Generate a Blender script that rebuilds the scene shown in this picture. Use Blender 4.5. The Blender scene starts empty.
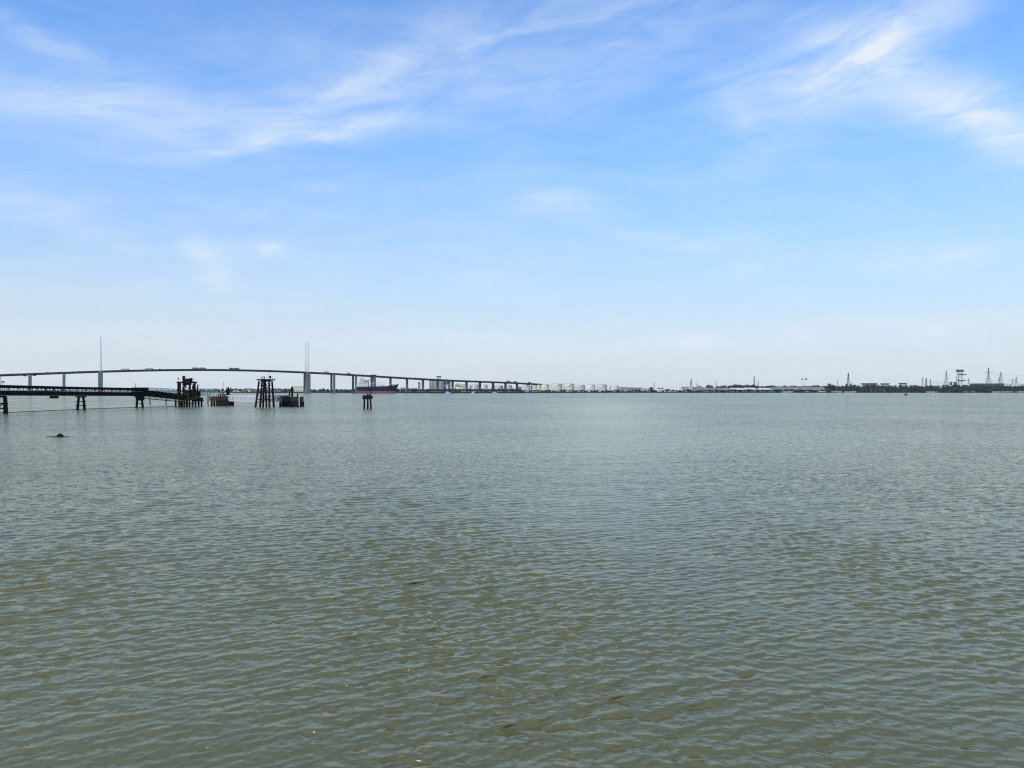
import bpy, math, random
import numpy as np
from mathutils import Vector, Matrix

random.seed(7)
rng = np.random.default_rng(11)
scene = bpy.context.scene
C = scene.collection
R = math.radians

# ------------------------------------------------------------------ camera
F = 769.0            # focal length in pixels of the 1024 px wide frame
CAM_H = 7.0          # eye height over the water
HOR = 390.5          # image row of the true horizon
cam_d = bpy.data.cameras.new('camera')
cam_d.sensor_width = 36.0
cam_d.lens = 36.0 * F / 1024.0
cam_d.shift_y = (HOR - 384.0) / 1024.0
cam_d.clip_start = 0.1
cam_d.clip_end = 60000.0
cam = bpy.data.objects.new('camera', cam_d)
C.objects.link(cam)
cam.location = (0, 0, CAM_H)
cam.rotation_euler = (R(90), 0, 0)
scene.camera = cam

# ------------------------------------------------------------------ sky
SUN_AZ = R(-146)      # measured from +Y towards +X: behind the viewer's left shoulder
SUN_EL = R(46)
world = bpy.data.worlds.new('World')
scene.world = world
world.use_nodes = True
nt = world.node_tree
nt.nodes.clear()


def N(tree, kind, **kw):
    n = tree.nodes.new(kind)
    for k, v in kw.items():
        setattr(n, k, v)
    return n


def setin(tree, node, idx, v):
    if isinstance(v, bpy.types.NodeSocket):
        tree.links.new(v, node.inputs[idx])
    else:
        node.inputs[idx].default_value = v


def M(tree, op, a, b=None, c=None, clamp=False):
    n = N(tree, 'ShaderNodeMath', operation=op)
    n.use_clamp = clamp
    setin(tree, n, 0, a)
    if b is not None:
        setin(tree, n, 1, b)
    if c is not None:
        setin(tree, n, 2, c)
    return n.outputs[0]


def MIX(tree, fac, a, b, blend='MIX'):
    n = N(tree, 'ShaderNodeMixRGB', blend_type=blend)
    setin(tree, n, 0, fac)
    setin(tree, n, 1, a)
    setin(tree, n, 2, b)
    return n.outputs[0]


def COMB(tree, x, y, z):
    n = N(tree, 'ShaderNodeCombineXYZ')
    for i, v in enumerate((x, y, z)):
        setin(tree, n, i, v)
    return n.outputs[0]


def NOISE(tree, vec, scale, detail=4.0, rough=0.55, dist=0.0):
    n = N(tree, 'ShaderNodeTexNoise')
    tree.links.new(vec, n.inputs['Vector'])
    n.inputs['Scale'].default_value = scale
    n.inputs['Detail'].default_value = detail
    n.inputs['Roughness'].default_value = rough
    n.inputs['Distortion'].default_value = dist
    return n.outputs['Fac']


def SMOOTH(tree, v, lo, hi, a=0.0, b=1.0):
    n = N(tree, 'ShaderNodeMapRange', interpolation_type='SMOOTHSTEP')
    setin(tree, n, 0, v)
    n.inputs[1].default_value = lo
    n.inputs[2].default_value = hi
    n.inputs[3].default_value = a
    n.inputs[4].default_value = b
    return n.outputs[0]


sky = N(nt, 'ShaderNodeTexSky', sky_type='NISHITA')
sky.sun_disc = False
sky.sun_elevation = SUN_EL
sky.sun_rotation = SUN_AZ
sky.altitude = 0.0
sky.air_density = 1.0
sky.dust_density = 0.3
sky.ozone_density = 1.6

geo = N(nt, 'ShaderNodeTexCoord')
nrm = N(nt, 'ShaderNodeVectorMath', operation='NORMALIZE')
nt.links.new(geo.outputs['Generated'], nrm.inputs[0])
sep = N(nt, 'ShaderNodeSeparateXYZ')
nt.links.new(nrm.outputs[0], sep.inputs[0])
dx, dy, dz = sep.outputs
zc = M(nt, 'MAXIMUM', dz, 0.0)
az = M(nt, 'ARCTAN2', dx, dy)
el = M(nt, 'ARCSINE', zc)

# clear air: a tint over the physical sky, then the white of the low hazy layer
clear = MIX(nt, 1.0, sky.outputs[0], (0.75, 1.42, 2.05, 1), 'MULTIPLY')
gain = SMOOTH(nt, zc, 0.05, 0.35, 0.72, 1.0)
clear = MIX(nt, 1.0, clear, COMB(nt, gain, gain, gain), 'MULTIPLY')
haze_f = M(nt, 'EXPONENT', M(nt, 'MULTIPLY', M(nt, 'POWER', M(nt, 'DIVIDE', zc, 0.20), 1.6), -1.0))
HAZE_COL = (5.65, 6.15, 6.55, 1)
col = MIX(nt, haze_f, clear, HAZE_COL)

# high cirrus sheet: fibres stretched one way, breaking up in larger patches, all round the sky
den = M(nt, 'ADD', zc, 0.16)
pu = M(nt, 'DIVIDE', dx, den)
pv = M(nt, 'DIVIDE', dy, den)
ca, sa = math.cos(R(14)), math.sin(R(14))
ru = M(nt, 'ADD', M(nt, 'MULTIPLY', pu, ca), M(nt, 'MULTIPLY', pv, sa))
rv = M(nt, 'SUBTRACT', M(nt, 'MULTIPLY', pv, ca), M(nt, 'MULTIPLY', pu, sa))
fib = NOISE(nt, COMB(nt, M(nt, 'MULTIPLY', ru, 0.8), M(nt, 'MULTIPLY', rv, 1.5), 0.3), 2.2, 8, 0.62, 0.9)
pat = NOISE(nt, COMB(nt, pu, pv, 9.3), 0.9, 3, 0.5, 0.4)
sheet = M(nt, 'MULTIPLY', SMOOTH(nt, fib, 0.30, 0.85), SMOOTH(nt, pat, 0.30, 0.62))
cloud = M(nt, 'MULTIPLY', sheet, 0.30)

# the distinct wisps of this afternoon's cirrus, each lying at its own bearing and height
wob = N(nt, 'ShaderNodeTexNoise')
nt.links.new(nrm.outputs[0], wob.inputs['Vector'])
wob.inputs['Scale'].default_value = 5.0
wob.inputs['Detail'].default_value = 5.0
wsep = N(nt, 'ShaderNodeSeparateColor')
nt.links.new(wob.outputs['Color'], wsep.inputs[0])
azw = M(nt, 'ADD', az, M(nt, 'MULTIPLY', M(nt, 'SUBTRACT', wsep.outputs[0], 0.5), 0.075))
elw = M(nt, 'ADD', el, M(nt, 'MULTIPLY', M(nt, 'SUBTRACT', wsep.outputs[1], 0.5), 0.045))
WISPS = [  # bearing px, height px, half length, half width, tilt deg, strength
    (95, 104, 115, 24, 3, .48), (320, 112, 130, 26, 14, .26), (300, 140, 140, 9, 11, .52), (335, 94, 70, 16, 20, .30),
    (210, 260, 32, 14, -40, .65), (272, 247, 13, 6, 0, .75), (40, 36, 60, 11, -12, .4),
    (890, 42, 80, 22, 25, .72), (800, 74, 95, 42, 18, .42), (965, 112, 150, 24, -31, .66), (742, 122, 34, 12, -65, .25),
    (555, 203, 46, 11, 0, .65), (665, 234, 60, 8, -8, .45), (930, 262, 60, 11, 4, .65), (770, 262, 70, 10, 3, .22),
    (600, 42, 150, 60, 10, .42), (440, 46, 120, 50, 12, .30), (210, 60, 170, 40, 6, .12), (60, 216, 80, 16, -18, .25), (350, 205, 190, 60, 8, .14), (70, 288, 130, 16, 2, .22),
    (660, 345, 260, 16, 2, .50), (250, 335, 260, 14, 0, .35), (920, 326, 170, 12, 2, .35), (1012, 140, 60, 20, -36, .50), (560, 250, 220, 30, 4, .10)]
wisps = None
for (px, py, hl, hw, tilt, st) in WISPS:
    ddx, ddz = (px - 512) / F, (HOR - py) / F
    a0, e0 = math.atan(ddx), math.atan(ddz / math.sqrt(1 + ddx * ddx))
    c_, s_ = math.cos(R(tilt)), math.sin(R(tilt))
    A = M(nt, 'SUBTRACT', azw, a0)
    E = M(nt, 'SUBTRACT', elw, e0)
    u = M(nt, 'ADD', M(nt, 'MULTIPLY', A, c_ * F / hl), M(nt, 'MULTIPLY', E, s_ * F / hl))
    v = M(nt, 'SUBTRACT', M(nt, 'MULTIPLY', E, c_ * F / hw), M(nt, 'MULTIPLY', A, s_ * F / hw))
    r2 = M(nt, 'ADD', M(nt, 'MULTIPLY', u, u), M(nt, 'MULTIPLY', v, v))
    g = M(nt, 'MULTIPLY', M(nt, 'EXPONENT', M(nt, 'MULTIPLY', r2, -1.0)), st)
    wisps = g if wisps is None else M(nt, 'ADD', wisps, g)
f2 = NOISE(nt, COMB(nt, M(nt, 'ADD', M(nt, 'MULTIPLY', azw, 2.2), M(nt, 'MULTIPLY', elw, 0.9)),
                    M(nt, 'SUBTRACT', M(nt, 'MULTIPLY', elw, 9.0), M(nt, 'MULTIPLY', azw, 1.6)), 1.7), 3.4, 9, 0.62, 0.7)
wisps = M(nt, 'MULTIPLY', wisps, SMOOTH(nt, f2, 0.30, 0.72, 0.30, 0.98))
cloud = M(nt, 'ADD', cloud, wisps, clamp=True)
CLOUD_COL = (6.4, 7.2, 8.0, 1)
col = MIX(nt, cloud, col, CLOUD_COL)
bg = N(nt, 'ShaderNodeBackground')
nt.links.new(col, bg.inputs['Color'])
bg.inputs['Strength'].default_value = 0.12
wo = N(nt, 'ShaderNodeOutputWorld')
nt.links.new(bg.outputs[0], wo.inputs['Surface'])

# ------------------------------------------------------------------ sun, seen through thin cirrus
sun_d = bpy.data.lights.new('sun', 'SUN')
sun_d.energy = 3.8
sun_d.angle = R(1.0)
sun_d.color = (1.0, 0.95, 0.88)
sun = bpy.data.objects.new('sun', sun_d)
C.objects.link(sun)
sd = Vector((math.sin(SUN_AZ) * math.cos(SUN_EL), math.cos(SUN_AZ) * math.cos(SUN_EL), math.sin(SUN_EL)))
sun.rotation_euler = (-sd).to_track_quat('-Z', 'Y').to_euler()
sun.location = (0, 0, 200)

vs = scene.view_settings
vs.view_transform = 'Standard'
vs.look = 'None'
vs.exposure = 0.0
vs.gamma = 1.0
vs.use_curve_mapping = False
scene.render.engine = 'CYCLES'
scene.cycles.volume_max_steps = 64
scene.cycles.max_bounces = 6
scene.cycles.volume_bounces = 1
scene.cycles.use_adaptive_sampling = False
scene.cycles.use_denoising = False
scene.cycles.filter_width = 1.15
scene.cycles.sample_clamp_indirect = 2.0
scene.cycles.sample_clamp_direct = 1.4


# ------------------------------------------------------------------ helpers
def WX(px, D):
    return (px - 512.0) / F * D


def WZ(py, D):
    return CAM_H + (HOR - py) * D / F


def P(px, py, D):
    return Vector((WX(px, D), D, WZ(py, D)))


_mats = {}


def mat(name, col, rough=0.75, var=0.18, scale=0.6, metal=0.0, tint=None, bump=0.0):
    """procedural painted / weathered surface: base colour broken by two noises"""
    if name in _mats:
        return _mats[name]
    m = bpy.data.materials.new(name)
    m.use_nodes = True
    t = m.node_tree
    b = t.nodes['Principled BSDF']
    tc = N(t, 'ShaderNodeTexCoord')
    n1 = NOISE(t, tc.outputs['Object'], scale, 6, 0.6)
    n2 = NOISE(t, tc.outputs['Object'], scale * 0.17, 3, 0.5)
    lo = tuple(c * (1 - var) for c in col) + (1,)
    hi = tuple(min(1, c * (1 + var)) for c in col) + (1,)
    c1 = MIX(t, SMOOTH(t, n1, 0.3, 0.7), lo, hi)
    if tint:
        c1 = MIX(t, SMOOTH(t, n2, 0.45, 0.7, 0, 0.7), c1, tuple(tint) + (1,))
    t.links.new(c1, b.inputs['Base Color'])
    b.inputs['Roughness'].default_value = rough
    b.inputs['Metallic'].default_value = metal
    b.inputs['Specular IOR Level'].default_value = 0.08 if max(col) < 0.06 else (0.2 if rough > 0.7 else 0.4)
    if bump:
        bp = N(t, 'ShaderNodeBump')
        bp.inputs['Strength'].default_value = bump
        t.links.new(n1, bp.inputs['Height'])
        t.links.new(bp.outputs[0], b.inputs['Normal'])
    _mats[name] = m
    return m


class MB:
    """collects boxes, beams, prisms and lathes in world coordinates"""

    def __init__(self):
        self.v = []
        self.f = []

    def poly(self, vs, fs):
        o = len(self.v)
        self.v += [tuple(p) for p in vs]
        self.f += [tuple(i + o for i in q) for q in fs]
        return self

    def box(self, x0, x1, y0, y1, z0, z1):
        vs = [(x, y, z) for z in (z0, z1) for y in (y0, y1) for x in (x0, x1)]
        return self.poly(vs, [(0, 2, 3, 1), (4, 5, 7, 6), (0, 1, 5, 4), (2, 6, 7, 3), (0, 4, 6, 2), (1, 3, 7, 5)])

    def obox(self, c, ux, half, z0, z1):
        """box with horizontal axis ux; half = (along, across)"""
        ux = Vector((ux[0], ux[1], 0)).normalized()
        uy = Vector((-ux.y, ux.x, 0))
        c = Vector((c[0], c[1], 0))
        vs = []
        for z in (z0, z1):
            for sy in (-1, 1):
                for sx in (-1, 1):
                    p = c + ux * (half[0] * sx) + uy * (half[1] * sy)
                    vs.append((p.x, p.y, z))
        return self.poly(vs, [(0, 2, 3, 1), (4, 5, 7, 6), (0, 1, 5, 4), (2, 6, 7, 3), (0, 4, 6, 2), (1, 3, 7, 5)])

    def beam(self, a, b, w, h=None, w2=None):
        a, b = Vector(a), Vector(b)
        h = h or w
        k = (w2 / w) if w2 else 1.0
        d = (b - a).normalized()
        up = Vector((0, 0, 1)) if abs(d.z) < 0.95 else Vector((0, 1, 0))
        s = d.cross(up).normalized()
        t = s.cross(d).normalized()
        vs = []
        for p, q in ((a, 1.0), (b, k)):
            for i, j in ((-1, -1), (1, -1), (1, 1), (-1, 1)):
                vs.append(p + s * (i * w / 2 * q) + t * (j * h / 2 * q))
        return self.poly(vs, [(3, 2, 1, 0), (4, 5, 6, 7), (0, 1, 5, 4), (1, 2, 6, 5), (2, 3, 7, 6), (3, 0, 4, 7)])

    def tube(self, a, b, r, r2=None, n=8):
        a, b = Vector(a), Vector(b)
        r2 = r if r2 is None else r2
        d = (b - a).normalized()
        up = Vector((0, 0, 1)) if abs(d.z) < 0.95 else Vector((1, 0, 0))
        s = d.cross(up).normalized()
        t = s.cross(d).normalized()
        vs = []
        for p, q in ((a, r), (b, r2)):
            for i in range(n):
                an = 2 * math.pi * i / n
                vs.append(p + s * (q * math.cos(an)) + t * (q * math.sin(an)))
        fs = [(i, (i + 1) % n, n + (i + 1) % n, n + i) for i in range(n)]
        fs += [tuple(range(n - 1, -1, -1)), tuple(range(n, 2 * n))]
        return self.poly(vs, fs)

    def lathe(self, cx, cy, prof, n=24):
        vs = []
        for r, z in prof:
            for i in range(n):
                an = 2 * math.pi * i / n
                vs.append((cx + r * math.cos(an), cy + r * math.sin(an), z))
        fs = []
        for k in range(len(prof) - 1):
            for i in range(n):
                j = (i + 1) % n
                fs.append((k * n + i, k * n + j, (k + 1) * n + j, (k + 1) * n + i))
        m = len(prof) - 1
        fs += [tuple(range(n - 1, -1, -1)), tuple(m * n + i for i in range(n))]
        return self.poly(vs, fs)

    def build(self, name, material, parent=None, smooth=False):
        off = Vector((0, 0, 0))
        p = parent
        while p is not None:
            off += p.location
            p = p.parent
        me = bpy.data.meshes.new(name)
        if parent is None:
            arr = np.array(self.v)
            base = Vector(((arr[:, 0].min() + arr[:, 0].max()) / 2, (arr[:, 1].min() + arr[:, 1].max()) / 2, arr[:, 2].min()))
            off = base
        me.from_pydata([(a - off.x, b - off.y, c - off.z) for a, b, c in self.v], [], self.f)
        me.update()
        if smooth:
            me.polygons.foreach_set('use_smooth', [True] * len(me.polygons))
            me.set_sharp_from_angle(angle=R(40))
        me.materials.append(material)
        o = bpy.data.objects.new(name, me)
        C.objects.link(o)
        if parent is not None:
            o.parent = parent
        else:
            o.location = base
        return o


def tag(o, label=None, cat=None, group=None, kind=None):
    for k, v in (('label', label), ('category', cat), ('group', group), ('kind', kind)):
        if v:
            o[k] = v
    return o


def thing(name, loc, label, cat, group=None):
    o = bpy.data.objects.new(name, None)
    o.empty_display_size = 1
    C.objects.link(o)
    o.location = loc
    return tag(o, label, cat, group)


ORD = ['first', 'second', 'third', 'fourth', 'fifth', 'sixth', 'seventh', 'eighth', 'ninth', 'tenth', 'eleventh', 'twelfth',
       'thirteenth', 'fourteenth', 'fifteenth', 'sixteenth', 'seventeenth', 'eighteenth', 'nineteenth', 'twentieth']

# ------------------------------------------------------------------ water
def build_water():
    lam_r = 0.0023
    r = [1.5]
    while r[-1] < 420.0:
        q = lam_r if r[-1] > 11 else 0.03
        r.append(r[-1] * (1 + q * (1 + 2.2 * min(1, max(0, (r[-1] - 35) / 60)))))
    while r[-1] < 15000.0:
        r.append(r[-1] * 1.05)
    r = np.array(r)
    th = np.radians(np.concatenate([np.linspace(-80, -46, 60, endpoint=False), np.linspace(-46, 46, 860, endpoint=False),
                                    np.linspace(46, 80, 61)]))
    RR, TT = np.meshgrid(r, th, indexing='ij')
    X = (RR * np.sin(TT)).astype(np.float64)
    Y = (RR * np.cos(TT)).astype(np.float64)
    cell = np.maximum(np.gradient(r)[:, None] * np.ones_like(TT), RR * R(92 / 860))
    Zs = np.zeros_like(X)
    DX = np.zeros_like(X)
    DY = np.zeros_like(X)
    # slow patches where the wind bites harder
    gust = np.zeros_like(X)
    for k in range(9):
        lam = rng.uniform(14, 60)
        a = rng.uniform(0, math.pi)
        gust += np.sin(2 * math.pi / lam * (X * math.cos(a) + 0.55 * Y * math.sin(a)) + rng.uniform(0, 6.28))
    gust = 1.0 + 0.11 * gust
    gust = np.clip(gust, 0.5, 1.55)
    gust *= 1.0 - 0.30 * np.exp(-((X - 0.125 * Y) / (3.0 + 0.06 * Y)) ** 2) * np.clip((Y - 15) / 40, 0, 1)  # chop eased along the added strip that imitates the sheen
    nw = 130
    for k in range(nw):
        u = (k + rng.uniform(0, 1)) / nw
        lam = 0.11 * (1.35 / 0.11) ** u
        kk = 2 * math.pi / lam
        spread = 38 if lam < 0.9 else 26
        a = R(-90 + 17 + rng.normal(0, spread))         # travel direction: towards the camera, slightly to the side
        slope = 0.032 * (1.0 if lam < 0.48 else (0.48 / lam) ** 0.9) * (1.0 if lam > 0.24 else (lam / 0.24) ** 0.5)
        amp = slope / kk
        ph = kk * (X * math.cos(a) + Y * math.sin(a)) + rng.uniform(0, 6.28)
        w = np.clip((lam / cell - 2.5) / 2.0, 0, 1) * amp * gust
        s = np.sin(ph)
        Zs += w * s
        cph = np.cos(ph)
        DX -= w * math.cos(a) * (-0.15 * cph - 1.95 * s)
        DY -= w * math.sin(a) * (-0.15 * cph - 1.95 * s)
    for k in range(14):                                 # the longer, lower swell and boat wash under the chop
        lam = rng.uniform(2.2, 7.5)
        kk = 2 * math.pi / lam
        a = R(-90 + 25 + rng.normal(0, 32))
        ph = kk * (X * math.cos(a) + Y * math.sin(a)) + rng.uniform(0, 6.28)
        Zs += np.clip((lam / cell - 2.5) / 2.0, 0, 1) * 0.0045 / kk * np.sin(ph)
    X = X + DX
    Y = Y + DY
    Zs = np.where(RR > 420, 0, Zs)
    nr, ntn = X.shape
    co = np.stack([X, Y, Zs], -1).reshape(-1, 3).astype(np.float32)
    i = np.arange(nr - 1)[:, None] * ntn + np.arange(ntn - 1)[None, :]
    quads = np.stack([i, i + ntn, i + ntn + 1, i + 1], -1).reshape(-1, 4)[:, ::-1].astype(np.int32)
    quads = np.ascontiguousarray(quads[:, ::-1])
    me = bpy.data.meshes.new('river_water')
    me.vertices.add(len(co))
    me.vertices.foreach_set('co', co.ravel())
    nq = len(quads)
    me.loops.add(nq * 4)
    me.loops.foreach_set('vertex_index', quads.ravel())
    me.polygons.add(nq)
    me.polygons.foreach_set('loop_start', np.arange(0, nq * 4, 4, dtype=np.int32))
    me.polygons.foreach_set('loop_total', np.full(nq, 4, dtype=np.int32))
    me.polygons.foreach_set('use_smooth', np.ones(nq, dtype=bool))
    me.update(calc_edges=True)
    o = bpy.data.objects.new('river_water', me)
    C.objects.link(o)
    tag(o, 'choppy grey green river water filling the foreground', None, None, 'structure')
    # normals must look up
    if me.polygons[nq // 2].normal.z < 0:
        me.flip_normals()

    m = bpy.data.materials.new('muddy_water')
    m.use_nodes = True
    t = m.node_tree
    b = t.nodes['Principled BSDF']
    tc = N(t, 'ShaderNodeTexCoord')
    pos = tc.outputs['Object']
    sp = N(t, 'ShaderNodeSeparateXYZ')
    t.links.new(pos, sp.inputs[0])
    silt = NOISE(t, COMB(t, M(t, 'MULTIPLY', sp.outputs[0], 0.05), M(t, 'MULTIPLY', sp.outputs[1], 0.02), 0.0), 1.0, 4, 0.55, 0.4)
    c = MIX(t, SMOOTH(t, silt, 0.35, 0.65), (0.092, 0.090, 0.042, 1), (0.106, 0.101, 0.048, 1))
    # slopes of the ripples too small to model, growing to the whole chop where the modelled waves end
    def slopes(sx, sy, sc, det, w):
        n = N(t, 'ShaderNodeTexNoise')
        t.links.new(COMB(t, M(t, 'MULTIPLY', sp.outputs[0], sx), M(t, 'MULTIPLY', sp.outputs[1], sy), w), n.inputs['Vector'])
        n.inputs['Scale'].default_value = sc
        n.inputs['Detail'].default_value = det
        n.inputs['Roughness'].default_value = 0.6
        n.inputs['Distortion'].default_value = 0.3
        c_ = N(t, 'ShaderNodeSeparateColor')
        t.links.new(n.outputs['Color'], c_.inputs[0])
        return M(t, 'SUBTRACT', c_.outputs[0], 0.5), M(t, 'SUBTRACT', c_.outputs[1], 0.5)
    dist = M(t, 'SQRT', M(t, 'ADD', M(t, 'MULTIPLY', sp.outputs[0], sp.outputs[0]), M(t, 'MULTIPLY', sp.outputs[1], sp.outputs[1])))
    far = SMOOTH(t, dist, 12.0, 60.0)
    far2 = SMOOTH(t, dist, 40.0, 180.0)
    far3 = SMOOTH(t, dist, 150.0, 500.0)
    calm = SMOOTH(t, dist, 1300.0, 2150.0, 1.0, 0.7)
    strk = NOISE(t, COMB(t, M(t, 'MULTIPLY', sp.outputs[0], 0.012), M(t, 'MULTIPLY', sp.outputs[1], 0.022), 5.0), 1.0, 5, 0.55, 0.5)
    calm = M(t, 'MULTIPLY', calm, SMOOTH(t, strk, 0.3, 0.7, 0.80, 1.15))
    # ripples flattened along a made-up strip that stands in for the bright sheen
    sheen_lane = M(t, 'DIVIDE', M(t, 'SUBTRACT', sp.outputs[0], M(t, 'MULTIPLY', sp.outputs[1], 0.125)), M(t, 'ADD', 3.0, M(t, 'MULTIPLY', sp.outputs[1], 0.065)))
    sheen_lane = M(t, 'EXPONENT', M(t, 'MULTIPLY', M(t, 'MULTIPLY', sheen_lane, sheen_lane), -1.0))
    sheen_lane = M(t, 'MULTIPLY', sheen_lane, SMOOTH(t, sp.outputs[1], 10.0, 45.0))
    sheen_lane = M(t, 'MULTIPLY', sheen_lane, SMOOTH(t, sp.outputs[1], 120.0, 900.0, 1.0, 0.25))
    calm = M(t, 'MULTIPLY', calm, M(t, 'SUBTRACT', 1.0, M(t, 'MULTIPLY', sheen_lane, 0.55)))
    ax, ay = slopes(0.65, 1.0, 11.0, 3, 0.0)
    bx_, by_ = slopes(0.50, 1.0, 2.8, 4, 3.0)
    cx_, cy_ = slopes(0.50, 1.0, 1.1, 4, 7.0)
    dx_, dy_ = slopes(0.35, 1.0, 0.30, 5, 9.0)
    ex_, ey_ = slopes(0.55, 1.0, 4.0, 3, 12.0)
    ka = M(t, 'MULTIPLY', calm, M(t, 'ADD', 0.20, M(t, 'MULTIPLY', far, 0.25)))
    kb = M(t, 'MULTIPLY', M(t, 'MULTIPLY', calm, far), 0.95)
    ke = M(t, 'MULTIPLY', calm, M(t, 'ADD', 0.16, M(t, 'MULTIPLY', far, 0.45)))
    kc = M(t, 'MULTIPLY', M(t, 'MULTIPLY', calm, far2), 0.55)
    kd = M(t, 'MULTIPLY', M(t, 'MULTIPLY', calm, far3), 0.45)
    sxx = M(t, 'ADD', M(t, 'MULTIPLY', ax, ka), M(t, 'MULTIPLY', bx_, kb))
    syy = M(t, 'ADD', M(t, 'MULTIPLY', ay, ka), M(t, 'MULTIPLY', M(t, 'ABSOLUTE', by_), M(t, 'MULTIPLY', kb, -1.0)))
    sxx = M(t, 'ADD', sxx, M(t, 'ADD', M(t, 'MULTIPLY', cx_, kc), M(t, 'MULTIPLY', dx_, kd)))
    syy = M(t, 'SUBTRACT', syy, M(t, 'ADD', M(t, 'MULTIPLY', M(t, 'ABSOLUTE', cy_), kc), M(t, 'MULTIPLY', M(t, 'ABSOLUTE', dy_), kd)))
    sxx = M(t, 'ADD', sxx, M(t, 'MULTIPLY', ex_, ke))
    syy = M(t, 'ADD', syy, M(t, 'MULTIPLY', ey_, ke))
    gn = N(t, 'ShaderNodeNewGeometry')
    ad = N(t, 'ShaderNodeVectorMath', operation='ADD')
    t.links.new(gn.outputs['Normal'], ad.inputs[0])
    t.links.new(COMB(t, M(t, 'MULTIPLY', sxx, 1.5), syy, 0.0), ad.inputs[1])
    nn = N(t, 'ShaderNodeVectorMath', operation='NORMALIZE')
    t.links.new(ad.outputs[0], nn.inputs[0])
    # silty body colour under a faintly tinted surface
    fr = N(t, 'ShaderNodeFresnel')
    fr.inputs['IOR'].default_value = 1.333
    df = N(t, 'ShaderNodeBsdfDiffuse')
    gl = N(t, 'ShaderNodeBsdfGlossy')
    gl.inputs['Color'].default_value = (1.0, 0.945, 0.78, 1)
    gl.inputs['Roughness'].default_value = 0.09
    t.links.new(c, df.inputs['Color'])
    for q in (fr, df, gl):
        t.links.new(nn.outputs[0], q.inputs['Normal'])
    mx = N(t, 'ShaderNodeMixShader')
    t.links.new(fr.outputs[0], mx.inputs[0])
    t.links.new(df.outputs[0], mx.inputs[1])
    t.links.new(gl.outputs[0], mx.inputs[2])
    t.nodes.remove(b)
    t.links.new(mx.outputs[0], t.nodes['Material Output'].inputs['Surface'])
    me.materials.append(m)
    return o


build_water()

# ------------------------------------------------------------------ far land
SHORE = [(-900, 7200), (-300, 7000), (140, 6600), (212, 2600), (238, 2120), (300, 2090), (385, 2040), (460, 2060), (520, 2090), (560, 2150), (620, 2310), (760, 2360),
         (900, 2330), (1024, 2300), (1300, 2200), (2000, 2050)]


def shore_d(px):
    return float(np.interp(px, [s[0] for s in SHORE], [s[1] for s in SHORE]))


def ground_z(back):
    return float(np.interp(back, [-6, 0, 8, 20, 120, 400, 1500, 9000], [-2, 0.2, 1.4, 3.4, 4.2, 6.0, 7.5, 8.5]))


def build_land():
    pxs = np.linspace(-900, 2000, 240)
    backs = [-6, 0, 8, 20, 50, 120, 250, 400, 800, 1500, 4000, 9000]
    vs, fs = [], []
    for i, px in enumerate(pxs):
        D0 = shore_d(px) + 4 * math.sin(px * 0.21) + 3 * math.sin(px * 0.083)
        for bk in backs:
            D = D0 + bk
            vs.append((WX(px, D), D, ground_z(bk) + (0.5 * math.sin(px * 0.13 + bk) if bk > 8 else 0)))
    k = len(backs)
    for i in range(len(pxs) - 1):
        for j in range(k - 1):
            fs.append((i * k + j, (i + 1) * k + j, (i + 1) * k + j + 1, i * k + j + 1))
    me = bpy.data.meshes.new('ground')
    me.from_pydata(vs, [], fs)
    me.update()
    o = bpy.data.objects.new('ground', me)
    C.objects.link(o)
    tag(o, 'low green far bank of the river', None, None, 'structure')
    me.materials.append(mat('bank_grass', (0.014, 0.021, 0.012), 0.95, 0.35, 0.05, tint=(0.032, 0.034, 0.022)))


build_land()

# ------------------------------------------------------------------ cable-stayed bridge
concrete = mat('bridge_concrete', (0.115, 0.125, 0.125), 0.85, 0.12, 0.08, tint=(0.09, 0.10, 0.095))
steel_dark = mat('deck_steel', (0.024, 0.031, 0.038), 0.6, 0.2, 0.1)
mast_paint = mat('mast_paint', (0.50, 0.51, 0.50), 0.5, 0.06, 0.1)
cable_grey = mat('cable_sheath', (0.55, 0.57, 0.58), 0.5, 0.05, 0.3)
asphalt = mat('asphalt', (0.05, 0.05, 0.052), 0.9, 0.15, 0.5)

PY1 = Vector((WX(100.5, 1685), 1685, 0))
U = Vector((0.8815, 0.4722, 0)).normalized()
V = Vector((-U.y, U.x, 0))


def t_of(px):
    k = (px - 512) / F
    return (PY1.x - k * PY1.y) / (k * U.y - U.x)


def at_t(t, off=0.0, z=0.0):
    p = PY1 + U * t + V * off
    return Vector((p.x, p.y, z))


_prof = [(-160, 381.5), (-60, 377.4), (0, 374.9), (30, 373.8), (64, 372.7), (100, 371.6), (150, 370.3), (190, 369.6), (215, 369.5), (240, 369.9),
         (270, 370.8), (307, 372.5), (350, 374.9), (400, 377.6), (450, 380.1), (500, 382.4), (540, 384.4)]
_pt = [t_of(a) for a, b in _prof]
_pz = [WZ(b, at_t(t_of(a)).y) for a, b in _prof]
_pt.append(_pt[-1] + 16)
_pz.append(_pz[-1] - 0.9)
_cz = np.polynomial.chebyshev.Chebyshev.fit(_pt, _pz, 6)


def deck_z(t):
    return float(_cz(t))


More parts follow.
